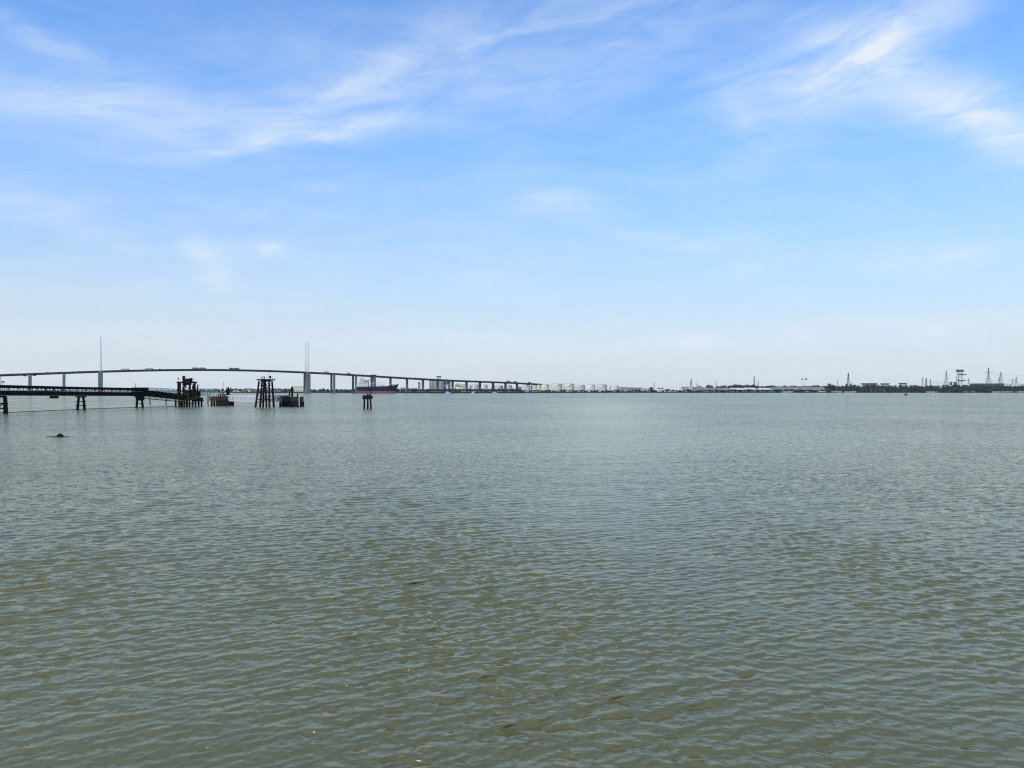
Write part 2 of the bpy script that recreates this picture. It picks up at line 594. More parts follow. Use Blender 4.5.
def build_bridge():
    base = at_t(0)
    br = thing('cable_stayed_bridge', base, 'long cable-stayed road bridge with two pairs of pale masts across the river', 'bridge')
    ts = np.linspace(_pt[0], _pt[-1], 90)

    def ribbon(o0, o1, z0, z1):
        vs, fs = [], []
        for t in ts:
            z = deck_z(t)
            for o, dz_ in ((o0, z0), (o1, z0), (o1, z1), (o0, z1)):
                vs.append(at_t(t, o, z + dz_))
        for i in range(len(ts) - 1):
            for j in range(4):
                a, b2 = i * 4 + j, i * 4 + (j + 1) % 4
                fs.append((a, b2, b2 + 4, a + 4))
        fs += [(3, 2, 1, 0), tuple(len(vs) - 4 + q for q in range(4))]
        return MB().poly(vs, fs)
    deck = ribbon(-10, 10, -1.6, 0.5).build('deck', steel_dark, br)
    ribbon(-9.4, 9.4, 0.52, 0.60).build('road_surface', asphalt, deck)
    for s in (-1, 1):
        ribbon(s * 9.9 - 0.12, s * 9.9 + 0.12, 0.5, 1.5).build('parapet', steel_dark, deck)
        ribbon(s * 7.4 - 0.7, s * 7.4 + 0.7, -3.0, -1.6).build('edge_girder', steel_dark, deck)
    tL, tR = 0.0, t_of(307)
    # river pylons: concrete legs to deck level, a steel mast on each
    for t, top in ((tL, 124.0), (tR, 127.0)):
        zd = deck_z(t)
        for s in (-1, 1):
            leg = MB()
            leg.obox(at_t(t, s * 14), U, (4.6, 3.2), -3, zd + 1.0)
            pier = leg.build('pylon_leg', concrete, br)
            MB().obox(at_t(t, s * 14), U, (6.6, 5.2), -3, 4.0).build('footing', concrete, pier)
            a, b2 = at_t(t, s * 14, zd + 1.0), at_t(t, s * 14, top)
            MB().beam(a, b2, 3.3, 3.3, 1.7).build('mast', mast_paint, br)
        MB().obox(at_t(t), U, (3.6, 10.8), zd - 8.0, zd - 1.8).build('crossbeam', concrete, br)
        MB().obox(at_t(t), U, (3.0, 10.8), 4.0, zd - 8.0).build('leg_wall', concrete, br)
        for s in (-1, 1):
            for d in (-1, 1):
                for k in range(7):
                    tt = t + d * (28 + k * 28)
                    zt = top - 2 - (6 - k) * 7.5
                    MB().tube(at_t(t, s * 14, zt), at_t(tt, s * 9.6, deck_z(tt) + 0.4), 0.045, None, 4).build('stay_cable', cable_grey, br)
    # approach piers
    for px, kind in ((-150, 2), (-110, 2), (-70, 2), (-35, 2), (-1.5, 2), (30, 2), (64, 2), (332.8, 2), (354.5, 2), (373.2, 3), (390.5, 1), (407, 1), (423, 1), (437.8, 1), (452.6, 1), (466.6, 1),
                     (480, 1), (493, 1), (505.5, 1), (517, 1), (528, 1), (538, 1)):
        t = t_of(px)
        zd = deck_z(t)
        m = MB()
        if kind == 2:
            for s in (-1, 1):
                m2 = MB().obox(at_t(t, s * (13 if px > 300 else 8.5)), U, (2.4, 1.7), -2, zd - 3.0).build('pier_column', concrete, br)
            m.obox(at_t(t), U, (2.0, 14.5 if px > 300 else 10), zd - 3.0, zd - 1.65)
            m.build('crosshead', concrete, br)
        elif kind == 3:
            m.obox(at_t(t), U, (2.8, 14), -2, zd - 1.65)
            m.build('pier_wall', concrete, br)
            for s in (-1, 1):
                MB().obox(at_t(t, s * 10.6), U, (4.5, 1.2), zd - 1.5, zd + 3.4).build('deck_joint_house', steel_dark, br)
        else:
            m.obox(at_t(t), U, (2.0, 3.4), -2, zd - 4.0)
            pc = m.build('pier_column', concrete, br)
            MB().obox(at_t(t), U, (2.2, 8.0), zd - 4.0, zd - 1.65).build('crosshead', concrete, pc)
    # hanging inspection platforms either side of the outer pier
    for px in (24.8, 34.3):
        t = t_of(px)
        MB().obox(at_t(t), U, (2.6, 9.0), deck_z(t) - 4.6, deck_z(t) - 3.05).build('inspection_platform', steel_dark, br)
    # lighting columns
    for k, t in enumerate(np.arange(_pt[0] + 30, _pt[-1] - 20, 62.0)):
        z = deck_z(t)
        MB().beam(at_t(t, 0, z + 0.6), at_t(t, 0, z + 7), 0.22, 0.22, 0.12).build('lighting_column', cable_grey, br)
    return br


build_bridge()

# vehicles crossing the bridge
tyre = mat('tyre_rubber', (0.02, 0.02, 0.02), 0.9, 0.1, 2)
glass_dk = mat('cab_glass', (0.02, 0.025, 0.03), 0.1, 0.05, 1)


def lorry(px, L, H, colr, off, label, kind='lorry'):
    t = t_of(px)
    z = deck_z(t) + 0.62
    dt = 0.5
    slope = (deck_z(t + dt) - deck_z(t - dt)) / (2 * dt)
    o = thing(kind, at_t(t, off, z), label, kind, 'traffic on the bridge')
    mm = mat(kind + '_paint_%02d%02d%02d' % tuple(int(c * 99) for c in colr), colr, 0.45, 0.06, 0.8)

    def bx(a0, a1, h0, h1, w, name, material, par=o):
        b = MB()
        vs = []
        for aa in (a0, a1):
            for ww in (-w, w):
                for hh in (h0, h1):
                    p = at_t(t + aa, off + ww, z + slope * aa + hh)
                    vs.append(p)
        b.poly(vs, [(0, 1, 3, 2), (4, 6, 7, 5), (0, 4, 5, 1), (2, 3, 7, 6), (0, 2, 6, 4), (1, 5, 7, 3)])
        return b.build(name, material, par)
    if kind == 'lorry':
        bx(-L / 2, L / 2 - 2.8, 1.15, H, 1.25, 'trailer', mm)
        c = bx(L / 2 - 2.4, L / 2, 0.5, min(H, 3.2), 1.2, 'cab', mat('cab_paint', (0.10, 0.12, 0.16), 0.4, 0.1, 1))
        bx(L / 2 + 0.003, L / 2 + 0.03, 1.7, 2.8, 1.1, 'windscreen', glass_dk, c)
        wh = (-L / 2 + 1.5, -L / 2 + 2.9, -L / 2 + 4.3, L / 2 - 1.2)
    else:
        bx(-L / 2, L / 2, 0.35, H * 0.6, 0.95, 'body', mm)
        bx(-L / 2 + 0.2, L / 2 - 1.3, H * 0.6, H, 0.85, 'cabin', glass_dk)
        wh = (-L / 2 + 0.8, L / 2 - 0.8)
    for a in wh:
        for s in (-1, 1):
            w0 = at_t(t + a, off + s * 0.85, z + slope * a + 0.5)
            MB().tube(w0, w0 + V * (s * 0.33), 0.5, None, 10).build('wheel', tyre, o)


lorry(125, 16.5, 4.0, (.42, .44, .46), -6, 'grey lorry on the bridge just right of the left masts')
lorry(149, 16.5, 4.0, (.36, .38, .40), -6, 'grey lorry on the bridge halfway from the left masts to the jetty tower')
lorry(160, 4.6, 1.9, (.08, .09, .1), -6, 'dark car on the bridge, left of the two dark lorries', 'car')
lorry(195.5, 15, 4.2, (.09, .10, .12), -6, 'dark lorry on the bridge above the jetty loading tower')
lorry(202.5, 14, 4.2, (.12, .13, .14), -6, 'dark lorry following behind another, above the jetty head')
lorry(231.5, 12, 4.3, (.05, .07, .14), -6, 'navy lorry on the bridge, left one of a close pair')
lorry(236.8, 11, 4.3, (.06, .07, .11), -6, 'navy lorry on the bridge, right one of a close pair')
lorry(325.5, 13, 3.9, (.30, .32, .33), -6, 'grey lorry on the bridge just right of the right masts')
lorry(348, 10, 3.8, (.20, .22, .24), -6, 'grey lorry on the bridge above the stern of the tanker')
lorry(507.5, 12, 4.1, (.10, .10, .11), -6, 'dark lorry low on the right end of the bridge', 'lorry')
lorry(514.3, 10, 4.0, (.12, .11, .11), -6, 'dark lorry second from the right end of the bridge')
lorry(528.5, 9, 3.8, (.14, .12, .12), -6, 'dark lorry nearest the right end of the bridge')
for px, c in ((12, (.5, .5, .5)), (48, (.4, .1, .08)), (80, (.1, .1, .12)), (270, (.6, .6, .6)), (288, (.1, .1, .1)), (362, (.5, .5, .52)), (415, (.2, .2, .25)),
              (446, (.5, .5, .5)), (475, (.12, .12, .14))):
    nm = {12: 'pale car at the far left of the bridge deck', 48: 'red car on the bridge between the two left piers',
          80: 'dark car on the bridge just left of the left masts', 270: 'white car on the bridge above the lattice tower',
          288: 'dark car on the bridge just left of the right masts', 362: 'pale car on the bridge above the tanker bridge house',
          415: 'blue grey car on the bridge right of the tanker bow', 446: 'pale car on the bridge above the grey plant building',
          475: 'dark car on the bridge above the first cream tanks'}[px]
    lorry(px, 4.6, 1.7, c, -5.5, nm, 'car')

# ------------------------------------------------------------------ conveyor jetty on the left
black_steel = mat('tarred_steel', (0.0075, 0.0070, 0.0070), 0.92, 0.4, 0.9, tint=(0.020, 0.013, 0.009))
rust = mat('rusty_steel', (0.034, 0.023, 0.017), 0.9, 0.4, 1.2, tint=(0.014, 0.012, 0.011))
timber = mat('weathered_timber', (0.048, 0.039, 0.025), 0.9, 0.4, 1.4, tint=(0.016, 0.014, 0.012))
pale_rail = mat('galvanised_rail', (0.50, 0.51, 0.50), 0.55, 0.12, 1.0)
teal = mat('teal_paint', (0.10, 0.15, 0.15), 0.6, 0.2, 0.9)
white_paint = mat('white_paint', (0.72, 0.73, 0.72), 0.5, 0.06, 0.9)
light_grey = mat('light_grey_paint', (0.36, 0.38, 0.38), 0.55, 0.12, 0.9)
red_paint = mat('red_paint', (0.35, 0.03, 0.025), 0.55, 0.15, 0.7)


def truss(m, a, b, w, h, panel, t, lower_only=False):
    """box truss between a and b (centre of the bottom), width w, height h"""
    a, b = Vector(a), Vector(b)
    L = (b - a).length
    n = max(2, round(L / panel))
    d = (b - a).normalized()
    s = d.cross(Vector((0, 0, 1))).normalized()
    up = Vector((0, 0, 1))
    for side in (-1, 1):
        for i in range(n):
            p0 = a + d * (L * i / n) + s * (side * w / 2)
            p1 = a + d * (L * (i + 1) / n) + s * (side * w / 2)
            m.beam(p0, p0 + up * h, t)
            if i % 2:
                m.beam(p0, p1 + up * h, t * 0.8)
            else:
                m.beam(p0 + up * h, p1, t * 0.8)
        p1 = b + s * (side * w / 2)
        m.beam(p1, p1 + up * h, t)


def chords(parent, a, b, w, h, t, material, names=('bottom_chord', 'top_chord')):
    a, b = Vector(a), Vector(b)
    d = (b - a).normalized()
    s = d.cross(Vector((0, 0, 1))).normalized()
    for side in (-1, 1):
        for z, nm in ((0, names[0]), (h, names[1])):
            o = s * (side * w / 2) + Vector((0, 0, z))
            MB().beam(a + o, b + o, t).build(nm, material, parent)


JX = -158.0
JW = 3.0


def jz(D):                      # underside of the jetty span
    return float(np.interp(D, [150, 239, 317], [5.55, 5.25, 4.55]))


def jx(D):
    return float(np.interp(D, [150, 239, 283, 317], [-158.5, -158, -158.6, -153.5]))


def build_jetty():
    j = thing('conveyor_jetty', (JX, 239, 0), 'long dark conveyor jetty on splayed trestles running out from the left edge', 'jetty')
    stations = [150, 195, 239, 283, 317]
    for i in range(len(stations) - 1):
        D0, D1 = stations[i], stations[i + 1]
        a, b = Vector((jx(D0), D0 + 0.2, jz(D0) + 0.2)), Vector((jx(D1), D1 - 0.2, jz(D1) + 0.2))
        # lower girder: deep plate sides with a walkway
        sp = MB()
        d = (b - a).normalized()
        s = d.cross(Vector((0, 0, 1))).normalized()
        for side in (-1, 1):
            sp.beam(a + s * (side * JW / 2) + Vector((0, 0, 0.72)), b + s * (side * JW / 2) + Vector((0, 0, 0.72)), 0.25, 1.5)
        g = sp.build('girder', black_steel, j)
        MB().beam(a + Vector((0, 0, 0.70)), b + Vector((0, 0, 0.70)), JW - 0.3, 0.09).build('walkway', rust, g)
        lat = MB()
        truss(lat, a + Vector((0, 0, 0.15)), b + Vector((0, 0, 0.15)), JW, 2.7, 2.4, 0.13)
        tag(lat.build('truss_lattice', black_steel, j), kind='stuff')
        # pipes on the lower level
        for k, (o, zz, rr) in enumerate(((-0.9, 1.05, 0.24), (-0.35, 0.98, 0.18), (0.3, 1.1, 0.28), (0.95, 0.98, 0.18))):
            MB().tube(a + s * o + Vector((0, 0, zz)), b + s * o + Vector((0, 0, zz)), rr, None, 8).build('pipe', rust if k % 2 else black_steel, j)
        # covered belt on the upper level
        top = MB()
        top.beam(a + Vector((0, 0, 2.70)), b + Vector((0, 0, 2.70)), JW + 0.3, 0.78)
        g2 = top.build('belt_housing', black_steel, j)
        roof = MB()
        roof.beam(a + Vector((0, 0, 3.18)), b + Vector((0, 0, 3.18)), 1.7, 0.16)
        roof.build('belt_cover', black_steel, g2)
        hr = MB()
        L = (b - a).length
        for side in (-1, 1):
            hr.beam(a + s * (side * JW / 2) + Vector((0, 0, 1.85)), b + s * (side * JW / 2) + Vector((0, 0, 1.85)), 0.06)
        hr.build('handrail', pale_rail, j)
    # trestles
    for D, wide in ((195, 1.4), (237, 2.0), (283, 1.5), (317, 1.5)):
        x, zt = jx(D), jz(D)
        tr = MB().obox((x, D), (1, 0), (wide / 2 + 1.0, 0.5), zt - 0.45, zt + 0.12).build('trestle_cap', black_steel, j)
        for s in (-1, 1):
            for s2 in (-1, 1):
                a = Vector((x + s * (wide + 0.1), D + s2 * 0.4, -2.5))
                b = Vector((x + s * wide * (0.55 if wide < 2 else 0.9), D + s2 * 0.3, zt - 0.4))
                MB().tube(a, b, 0.34 if wide < 2 else 0.48, 0.26 if wide < 2 else 0.4, 10).build('pile', black_steel, tr)
        br = MB()
        for z0 in (1.5, 3.0):
            br.beam((x - wide, D - 1, z0), (x + wide, D - 1, z0), 0.22 if wide < 2 else 0.35)
            br.beam((x - wide, D + 1, z0), (x + wide, D + 1, z0), 0.22 if wide < 2 else 0.35)
        if wide >= 2:
            br.beam((x - wide, D - 1, 0.4), (x + wide, D - 1, 3.0), 0.25)
        br.build('cross_brace', black_steel, tr)
    # valve house hung under the span and a pulley house over the last trestle
    x = jx(268)
    MB().obox((x, 266), (0, 1), (1.2, 0.9), jz(266) - 0.75, jz(266) + 0.1).build('valve_box', black_steel, j)
    x = jx(317)
    MB().obox((x, 317.5), (0.6, 1), (2.6, 1.9), jz(317) + 0.05, jz(317) + 3.7).build('transfer_house', black_steel, j)
    MB().obox((x + 0.2, 317), (0.6, 1), (1.2, 1.2), jz(317) - 1.5, jz(317)).build('hopper', black_steel, j)
    MB().beam((x - 1.2, 316, jz(317) + 3.7), (x - 1.2, 316, jz(317) + 5.4), 0.12).build('lamp_post', black_steel, j)
    lp = MB().tube((jx(239) - 0.4, 239, jz(239) + 3.0), (jx(239) - 0.4, 239, jz(239) + 4.3), 0.06).build('lamp_post', black_steel, j)
    MB().obox((jx(239) - 0.2, 239), (1, 0), (0.42, 0.2), jz(239) + 4.25, jz(239) + 4.6).build('lamp_head', black_steel, lp)
    # sloping gallery down to the loading head
    a, b = Vector((jx(317) + 0.3, 319.5, 4.7)), Vector((-144.6, 339.0, 2.55))
    d = (b - a).normalized()
    s = d.cross(Vector((0, 0, 1))).normalized()
    lat = MB()
    truss(lat, a - Vector((0, 0, 1.0)), b - Vector((0, 0, 0.6)), 2.4, 1.1, 1.6, 0.10)
    tag(lat.build('gallery_lattice', pale_rail, j), kind='stuff')
    MB().beam(a + Vector((0, 0, 1.35)), b + Vector((0, 0, 1.35)), 2.6, 2.4).build('gallery_housing', black_steel, j)
    for side in (-1, 1):
        MB().beam(a + s * side * 1.2 - Vector((0, 0, 1.0)), b + s * side * 1.2 - Vector((0, 0, 0.6)), 0.16).build('gallery_chord', black_steel, j)


build_jetty()

# loading head with its tower
def build_head():
    D = 341.0
    cx = WX(191, D)
    k = D / F
    h = thing('jetty_loading_tower', (cx, D, 0), 'dark skeletal loading tower on piles at the end of the sloping gallery', 'loading tower')
    xl, xr = WX(181.5, D), WX(199.5, D)
    MB().box(xl, xr, D - 4, D + 4, WZ(400.2, D), WZ(397.5, D)).build('deck', black_steel, h)
    MB().box(WX(196, D), WX(201.5, D), D - 2.5, D + 2.5, WZ(401.6, D), WZ(400.25, D)).build('landing_stage', black_steel, h)
    for px in (179, 184.2, 189.6, 195.6, 198.5):
        for dy_ in (-3.4, 0, 3.4):
            MB().tube((WX(px, D), D + dy_, -2.5), (WX(px, D), D + dy_, WZ(399.5, D)), 0.36, None, 10).build('pile', black_steel, h)
    for dy_ in (-3.45, 3.45):
        MB().beam((xl - 0.8, D + dy_, WZ(403.5, D)), (xr, D + dy_, WZ(403.5, D)), 0.22).build('waling', black_steel, h)
    # tower legs
    zt, zb = WZ(381.6, D), WZ(397.5, D)
    for px, w in ((180.6, .45), (182.4, .75), (192.2, .75), (195.4, .4)):
        for dy_ in (-2.6, 2.6):
            MB().beam((WX(px, D), D + dy_, zb), (WX(px, D), D + dy_, zt - (0 if px < 194 else 1.2)), w).build('tower_leg', black_steel, h)
    MB().box(WX(179.5, D), WX(194.5, D), D - 3, D + 3, WZ(383.2, D), zt).build('upper_platform', black_steel, h)
    cabs = MB()
    cabs.box(WX(184.5, D), WX(190.5, D), D - 1.8, D + 1.8, zt, WZ(378.6, D))
    cabs.box(WX(183, D), WX(184.4, D), D - 0.7, D + 0.7, zt, WZ(375.8, D))
    cabs.box(WX(190.6, D), WX(191.6, D), D - 1, D + 1, zt, WZ(378, D))
    cabs.build('winch_house', black_steel, h)
    MB().box(WX(185, D), WX(189.5, D), D - 2.2, D + 2.2, WZ(385, D), WZ(383.2, D)).build('winch_frame', black_steel, h)
    for px, top in ((179.2, 377.5), (187, 375.3), (194.2, 378)):
        MB().beam((WX(px, D), D - 1, zt), (WX(px + 0.6, D), D - 1, WZ(top, D)), 0.1).build('aerial', black_steel, h)
    MB().box(WX(178.8, D), WX(179.9, D), D - 1.2, D - 0.8, WZ(378.9, D), WZ(377.9, D)).build('floodlight', black_steel, h)
    # machinery in the lower half: loading arm, chute and cabin
    MB().box(WX(186, D), WX(192, D), D - 2.2, D + 2.2, zb, WZ(390, D)).build('machinery_cabin', rust, h)
    MB().box(WX(193.4, D), WX(198.6, D), D - 2.4, D + 2.4, zb + 0.3, WZ(391.2, D)).build('pump_house', black_steel, h)
    MB().box(WX(196.8, D), WX(199.3, D), D - 1.5, D + 1.5, WZ(395, D), WZ(392, D)).build('switch_box', black_steel, h)
    arm = MB()
    arm.beam((WX(183.5, D), D - 1, WZ(384.5, D)), (WX(187.5, D), D - 1, WZ(390, D)), 0.4)
    arm.beam((WX(191.5, D), D - 1, WZ(384.5, D)), (WX(188, D), D - 1, WZ(390.5, D)), 0.3)
    arm.beam((WX(187.2, D), D - 1, WZ(384.5, D)), (WX(187.2, D), D - 1, WZ(390, D)), 0.25)
    arm.build('loading_arm', pale_rail, h)
    br = MB()
    for dy_ in (-2.6, 2.6):
        br.beam((WX(182.4, D), D + dy_, WZ(391, D)), (WX(192.2, D), D + dy_, WZ(391, D)), 0.25)
        br.beam((WX(192.2, D), D + dy_, WZ(396.5, D)), (WX(195.4, D), D + dy_, WZ(385, D)), 0.2)
    br.build('brace', black_steel, h)
    hr = MB()
    for a, b in ((xl, xr),):
        hr.beam((a, D - 3.9, WZ(395.2, D)), (b, D - 3.9, WZ(395.2, D)), 0.07)
        for q in np.linspace(a, b, 9):
            hr.beam((q, D - 3.9, WZ(397.5, D)), (q, D - 3.9, WZ(395.2, D)), 0.07)
    hr.build('handrail', black_steel, h)


build_head()


def catwalk(name, label, a, b, h, w, panel, t, material, dark, deck_mat):
    o = thing(name, ((a[0] + b[0]) / 2, (a[1] + b[1]) / 2, 0), label, 'walkway', 'walkways of the jetty')
    m = MB()
    truss(m, a, b, w, h, panel, t)
    tag(m.build('truss_lattice', material, o), kind='stuff')
    chords(o, a, b, w, h, t * 1.5, material)
    MB().beam(Vector(a) + Vector((0, 0, dark)), Vector(b) + Vector((0, 0, dark)), w - 0.2, 0.12).build('walkway_deck', deck_mat, o)
    return o


# teal truss gangway behind the sloping gallery
g1 = catwalk('truss_gangway', 'teal truss gangway behind the loading tower, above the sloping gallery', P(148.5, 391.8, 400), P(181, 393.6, 388), 2.1, 2.0, 2.1, 0.17, teal, 0.2, teal)
g2 = catwalk('truss_gangway', 'teal truss gangway between the loading tower and the brown mooring dolphin', P(198, 395.4, 380), P(217.5, 395.4, 374), 3.2, 2.0, 2.0, 0.17, teal, 0.2, teal)
for o, a, b in ((g1, P(150, 391.8, 399), P(166, 392.6, 393)), (g2, P(199, 395.4, 379.8), P(208, 395.4, 377))):
    for q in (a, b):
        MB().tube((q.x, q.y, -2.5), (q.x, q.y, q.z), 0.28, None, 8).build('pile', black_steel, o)
# grey lattice walkways between dolphins and lattice tower
catwalk('lattice_walkway', 'pale lattice walkway between the left dolphin and the lattice tower', P(227.5, 400.9, 357), P(260, 401.4, 328), 2.5, 1.5, 1.55, 0.17, pale_rail, 0.15, light_grey)
catwalk('lattice_walkway', 'short pale lattice walkway between the lattice tower and the right dolphin', P(270.0, 401.4, 327), P(283.0, 401.0, 337), 2.4, 1.5, 1.5, 0.17, pale_rail, 0.15, light_grey)


def dolphin(D, x0, x1, yt, yb, piles, dark_block, label):
    o = thing('mooring_dolphin', (WX((x0 + x1) / 2, D), D, 0), label, 'mooring dolphin', 'mooring dolphins of the jetty')
    Lx, Rx = WX(x0, D), WX(x1, D)
    zt, zb = WZ(yt, D), WZ(yb, D)
    n = 5
    zs = np.linspace(zb, zt, n + 1)
    for i in range(n):                 # stacked fender timbers on the face
        j = 0.05 * (i % 2)
        MB().box(Lx - j, Rx + j, D - 4.0 - j, D + 4.0, zs[i] + 0.02, zs[i + 1] - 0.03).build('fender_timber', timber, o)
    for p in piles:
        for dy_ in (-3.2, 0, 3.2):
            MB().tube((WX(p, D) - 0.25, D + dy_, -2.5), (WX(p, D), D + dy_, zb + 0.1), 0.5, 0.42, 10).build('pile', black_steel, o)
    a, b = dark_block
    wa, wb = WX(a, D), WX(b, D)
    nn = 6
    for i in range(nn):
        q0 = wa + (wb - wa) * i / nn
        MB().box(q0 + 0.03, q0 + (wb - wa) / nn - 0.03, D - 4.4, D - 3.9, -1.5, zb + 0.25 * (i % 2)).build('fender_pile', black_steel, o)
    MB().box(wa, wb, D - 3.8, D + 3.0, -1.5, zb - 0.05).build('pile_cap', black_steel, o)
    return o, zt


D1 = 358.0
d1, z1 = dolphin(D1, 212.6, 231, 396.3, 400.6, (214.5, 217), (219.5, 231.8), 'brown timber mooring dolphin with white mast gear, left of the lattice tower')
MB().box(WX(226.6, D1), WX(228.7, D1), D1 - 0.5, D1 + 0.5, z1, WZ(387.2, D1)).build('bollard_post', black_steel, d1)
mm = MB()
mm.beam((WX(229, D1), D1, WZ(391.5, D1)), (WX(231, D1), D1, WZ(387, D1)), 0.3)
mm.beam((WX(229.5, D1), D1, z1), (WX(229, D1), D1, WZ(391.5, D1)), 0.4)
mm.beam((WX(222.6, D1), D1, z1), (WX(223.2, D1), D1, WZ(382.6, D1)), 0.16)
mm.build('davit', black_steel, d1)
mm = MB()
mm.beam((WX(217.5, D1), D1 - 1, WZ(385.5, D1)), (WX(222.8, D1), D1 - 1, WZ(391.5, D1)), 0.22)
mm.beam((WX(224.5, D1), D1 - 1, WZ(391.5, D1)), (WX(231.5, D1), D1 - 1, WZ(383.6, D1)), 0.22)
mm.beam((WX(219.5, D1), D1 - 1, WZ(387.5, D1)), (WX(225, D1), D1 - 1, WZ(386.5, D1)), 0.2)
for q in np.linspace(215, 226, 7):
    mm.beam((WX(q, D1), D1 - 3.6, z1), (WX(q, D1), D1 - 3.6, z1 + 1.2), 0.09)
mm.beam((WX(215, D1), D1 - 3.6, z1 + 1.2), (WX(226, D1), D1 - 3.6, z1 + 1.2), 0.09)
mm.build('mast_gear', white_paint, d1)
MB().box(WX(219, D1), WX(223.5, D1), D1 - 1, D1 + 1, z1, z1 + 1.5).build('winch', rust, d1)
MB().box(WX(224, D1), WX(226.2, D1), D1 - 1, D1 + 1, z1, z1 + 0.9).build('quick_release_hook', timber, d1)

D2 = 338.0
d2, z2 = dolphin(D2, 280.4, 301.2, 396.6, 401.2, (282.6, 286), (288.6, 302.4), 'brown timber mooring dolphin with tall black post, right of the lattice tower')
MB().box(WX(291.3, D2), WX(292.9, D2), D2 - 0.4, D2 + 0.4, z2, WZ(386.6, D2)).build('bollard_post', black_steel, d2)
for px, top in ((289.4, 393), (297.6, 393.5)):
    MB().box(WX(px - 0.5, D2), WX(px + 0.6, D2), D2 - 0.3, D2 + 0.3, z2, WZ(top, D2)).build('bollard', black_steel, d2)
MB().box(WX(281, D2), WX(287.5, D2), D2 - 2, D2 + 2, z2, z2 + 0.5).build('deck_box', timber, d2)
MB().beam((WX(302, D2), D2 - 4.5, 0.3), (WX(302, D2), D2 - 4.5, z2 + 0.6), 0.2).build('access_ladder', white_paint, d2)


# lattice tower with floodlights
def build_lattice_tower():
    D = 325.0
    o = thing('lattice_tower', (WX(265, D), D, 0), 'black four-legged tower with floodlights on its platform, in the water', 'tower')
    zt = WZ(381, D)
    feet = {}
    for i, (pb, pt_) in enumerate(((257.2, 260.6), (271.9, 270.6))):
        for dy_ in (-1, 1):
            a = Vector((WX(pb, D), D + dy_ * 3.2, -2.5))
            b = Vector((WX(pt_, D), D + dy_ * 2.0, zt))
            feet[(i, dy_)] = (a, b)
            MB().tube(a, b, 0.46, 0.34, 10).build('leg', black_steel, o)
    for p in (262.8, 266.8):
        MB().tube((WX(p, D), D, -2.5), (WX(p + (1.2 if p < 265 else -1.6), D), D, zt), 0.42, 0.36, 10).build('leg', black_steel, o)
    br = MB()
    for zz in (WZ(392, D), WZ(399.5, D), WZ(385.5, D)):
        def at(k):
            a, b = feet[k]
            f = (zz - a.z) / (b.z - a.z)
            return a + (b - a) * f
        ks = [(0, -1), (1, -1), (1, 1), (0, 1)]
        for q in range(4):
            br.beam(at(ks[q]), at(ks[(q + 1) % 4]), 0.22)
    for dy_ in (-1, 1):
        a0, b0 = feet[(0, dy_)]
        a1, b1 = feet[(1, dy_)]
        br.beam(a0.lerp(b0, 0.55), a1.lerp(b1, 0.97), 0.2)
        br.beam(a0.lerp(b0, 0.30), a1.lerp(b1, 0.55), 0.2)
        br.beam(a1.lerp(b1, 0.35), a0.lerp(b0, 0.58), 0.2)
        br.beam(a0.lerp(b0, 0.97), a1.lerp(b1, 0.62), 0.18)
    br.build('brace', black_steel, o)
    pl = MB().box(WX(258.9, D), WX(273.2, D), D - 3, D + 3, WZ(380.4, D), WZ(379.2, D)).build('platform', black_steel, o)
    MB().box(WX(262, D), WX(270, D), D - 2, D + 2, WZ(381.6, D), WZ(380.4, D)).build('platform_beam', black_steel, o)
    rail = MB()
    for dy_ in (-2.9, 2.9):
        rail.beam((WX(259.2, D), D + dy_, WZ(377, D)), (WX(265.5, D), D + dy_, WZ(377, D)), 0.07)
        for q in np.linspace(259.2, 265.5, 5):
            rail.beam((WX(q, D), D + dy_, WZ(379.2, D)), (WX(q, D), D + dy_, WZ(377, D)), 0.07)
    rail.build('handrail', pale_rail, pl)
    MB().box(WX(261.5, D), WX(264.5, D), D - 0.6, D + 0.6, WZ(379.2, D), WZ(376.2, D)).build('light_frame', light_grey, o)
    fl = MB().lathe(WX(270.3, D), D, [(0.5, WZ(378, D)), (0.62, WZ(377.3, D)), (0.55, WZ(376.4, D)), (0.3, WZ(375.9, D))], 12).build('lantern', black_steel, o)
    MB().box(WX(271.2, D), WX(272.3, D), D - 0.3, D + 0.3, WZ(379.2, D), WZ(376.6, D)).build('lantern_stand', white_paint, o)
    MB().tube((WX(270.3, D), D, WZ(379.2, D)), (WX(270.3, D), D, WZ(377.9, D)), 0.12).build('lantern_post', black_steel, o)
    MB().tube((WX(268.4, D), D, WZ(379.2, D)), (WX(268.4, D), D, WZ(371.5, D)), 0.05, 0.03).build('aerial', black_steel, o)


build_lattice_tower()


def build_pile_dolphin():
    D = 291.0
    o = thing('pile_cluster', (WX(367.5, D), D, 0), 'cluster of three black piles strapped together, standing alone before the tanker', 'piles')
    for a, b, top, y in ((364.3, 364.6, 395.3, -0.6), (367.3, 367.6, 393.6, 0.8), (371.6, 370.2, 393.9, -0.4)):
        MB().tube((WX(a, D), D + y, -2.5), (WX(b, D), D + y * 0.5, WZ(top, D)), 0.36, 0.30, 10).build('pile', black_steel, o)
    MB().tube((WX(372.3, D), D - 0.7, -2.0), (WX(370.8, D), D - 0.4, WZ(402, D)), 0.28, 0.22, 8).build('raking_pile', black_steel, o)
    MB().box(WX(363.0, D), WX(369.4, D), D - 1.0, D + 1.2, WZ(399.3, D), WZ(395.2, D)).build('timber_collar', black_steel, o)
    MB().box(WX(369.45, D), WX(372.2, D), D - 0.9, D + 1.0, WZ(399.0, D), WZ(395.4, D)).build('timber_collar', black_steel, o)
    m = MB()
    m.tube((WX(370.4, D), D, WZ(394, D)), (WX(370.4, D), D, WZ(386.5, D)), 0.10, 0.06)
    m.build('marker_post', black_steel, o)


build_pile_dolphin()


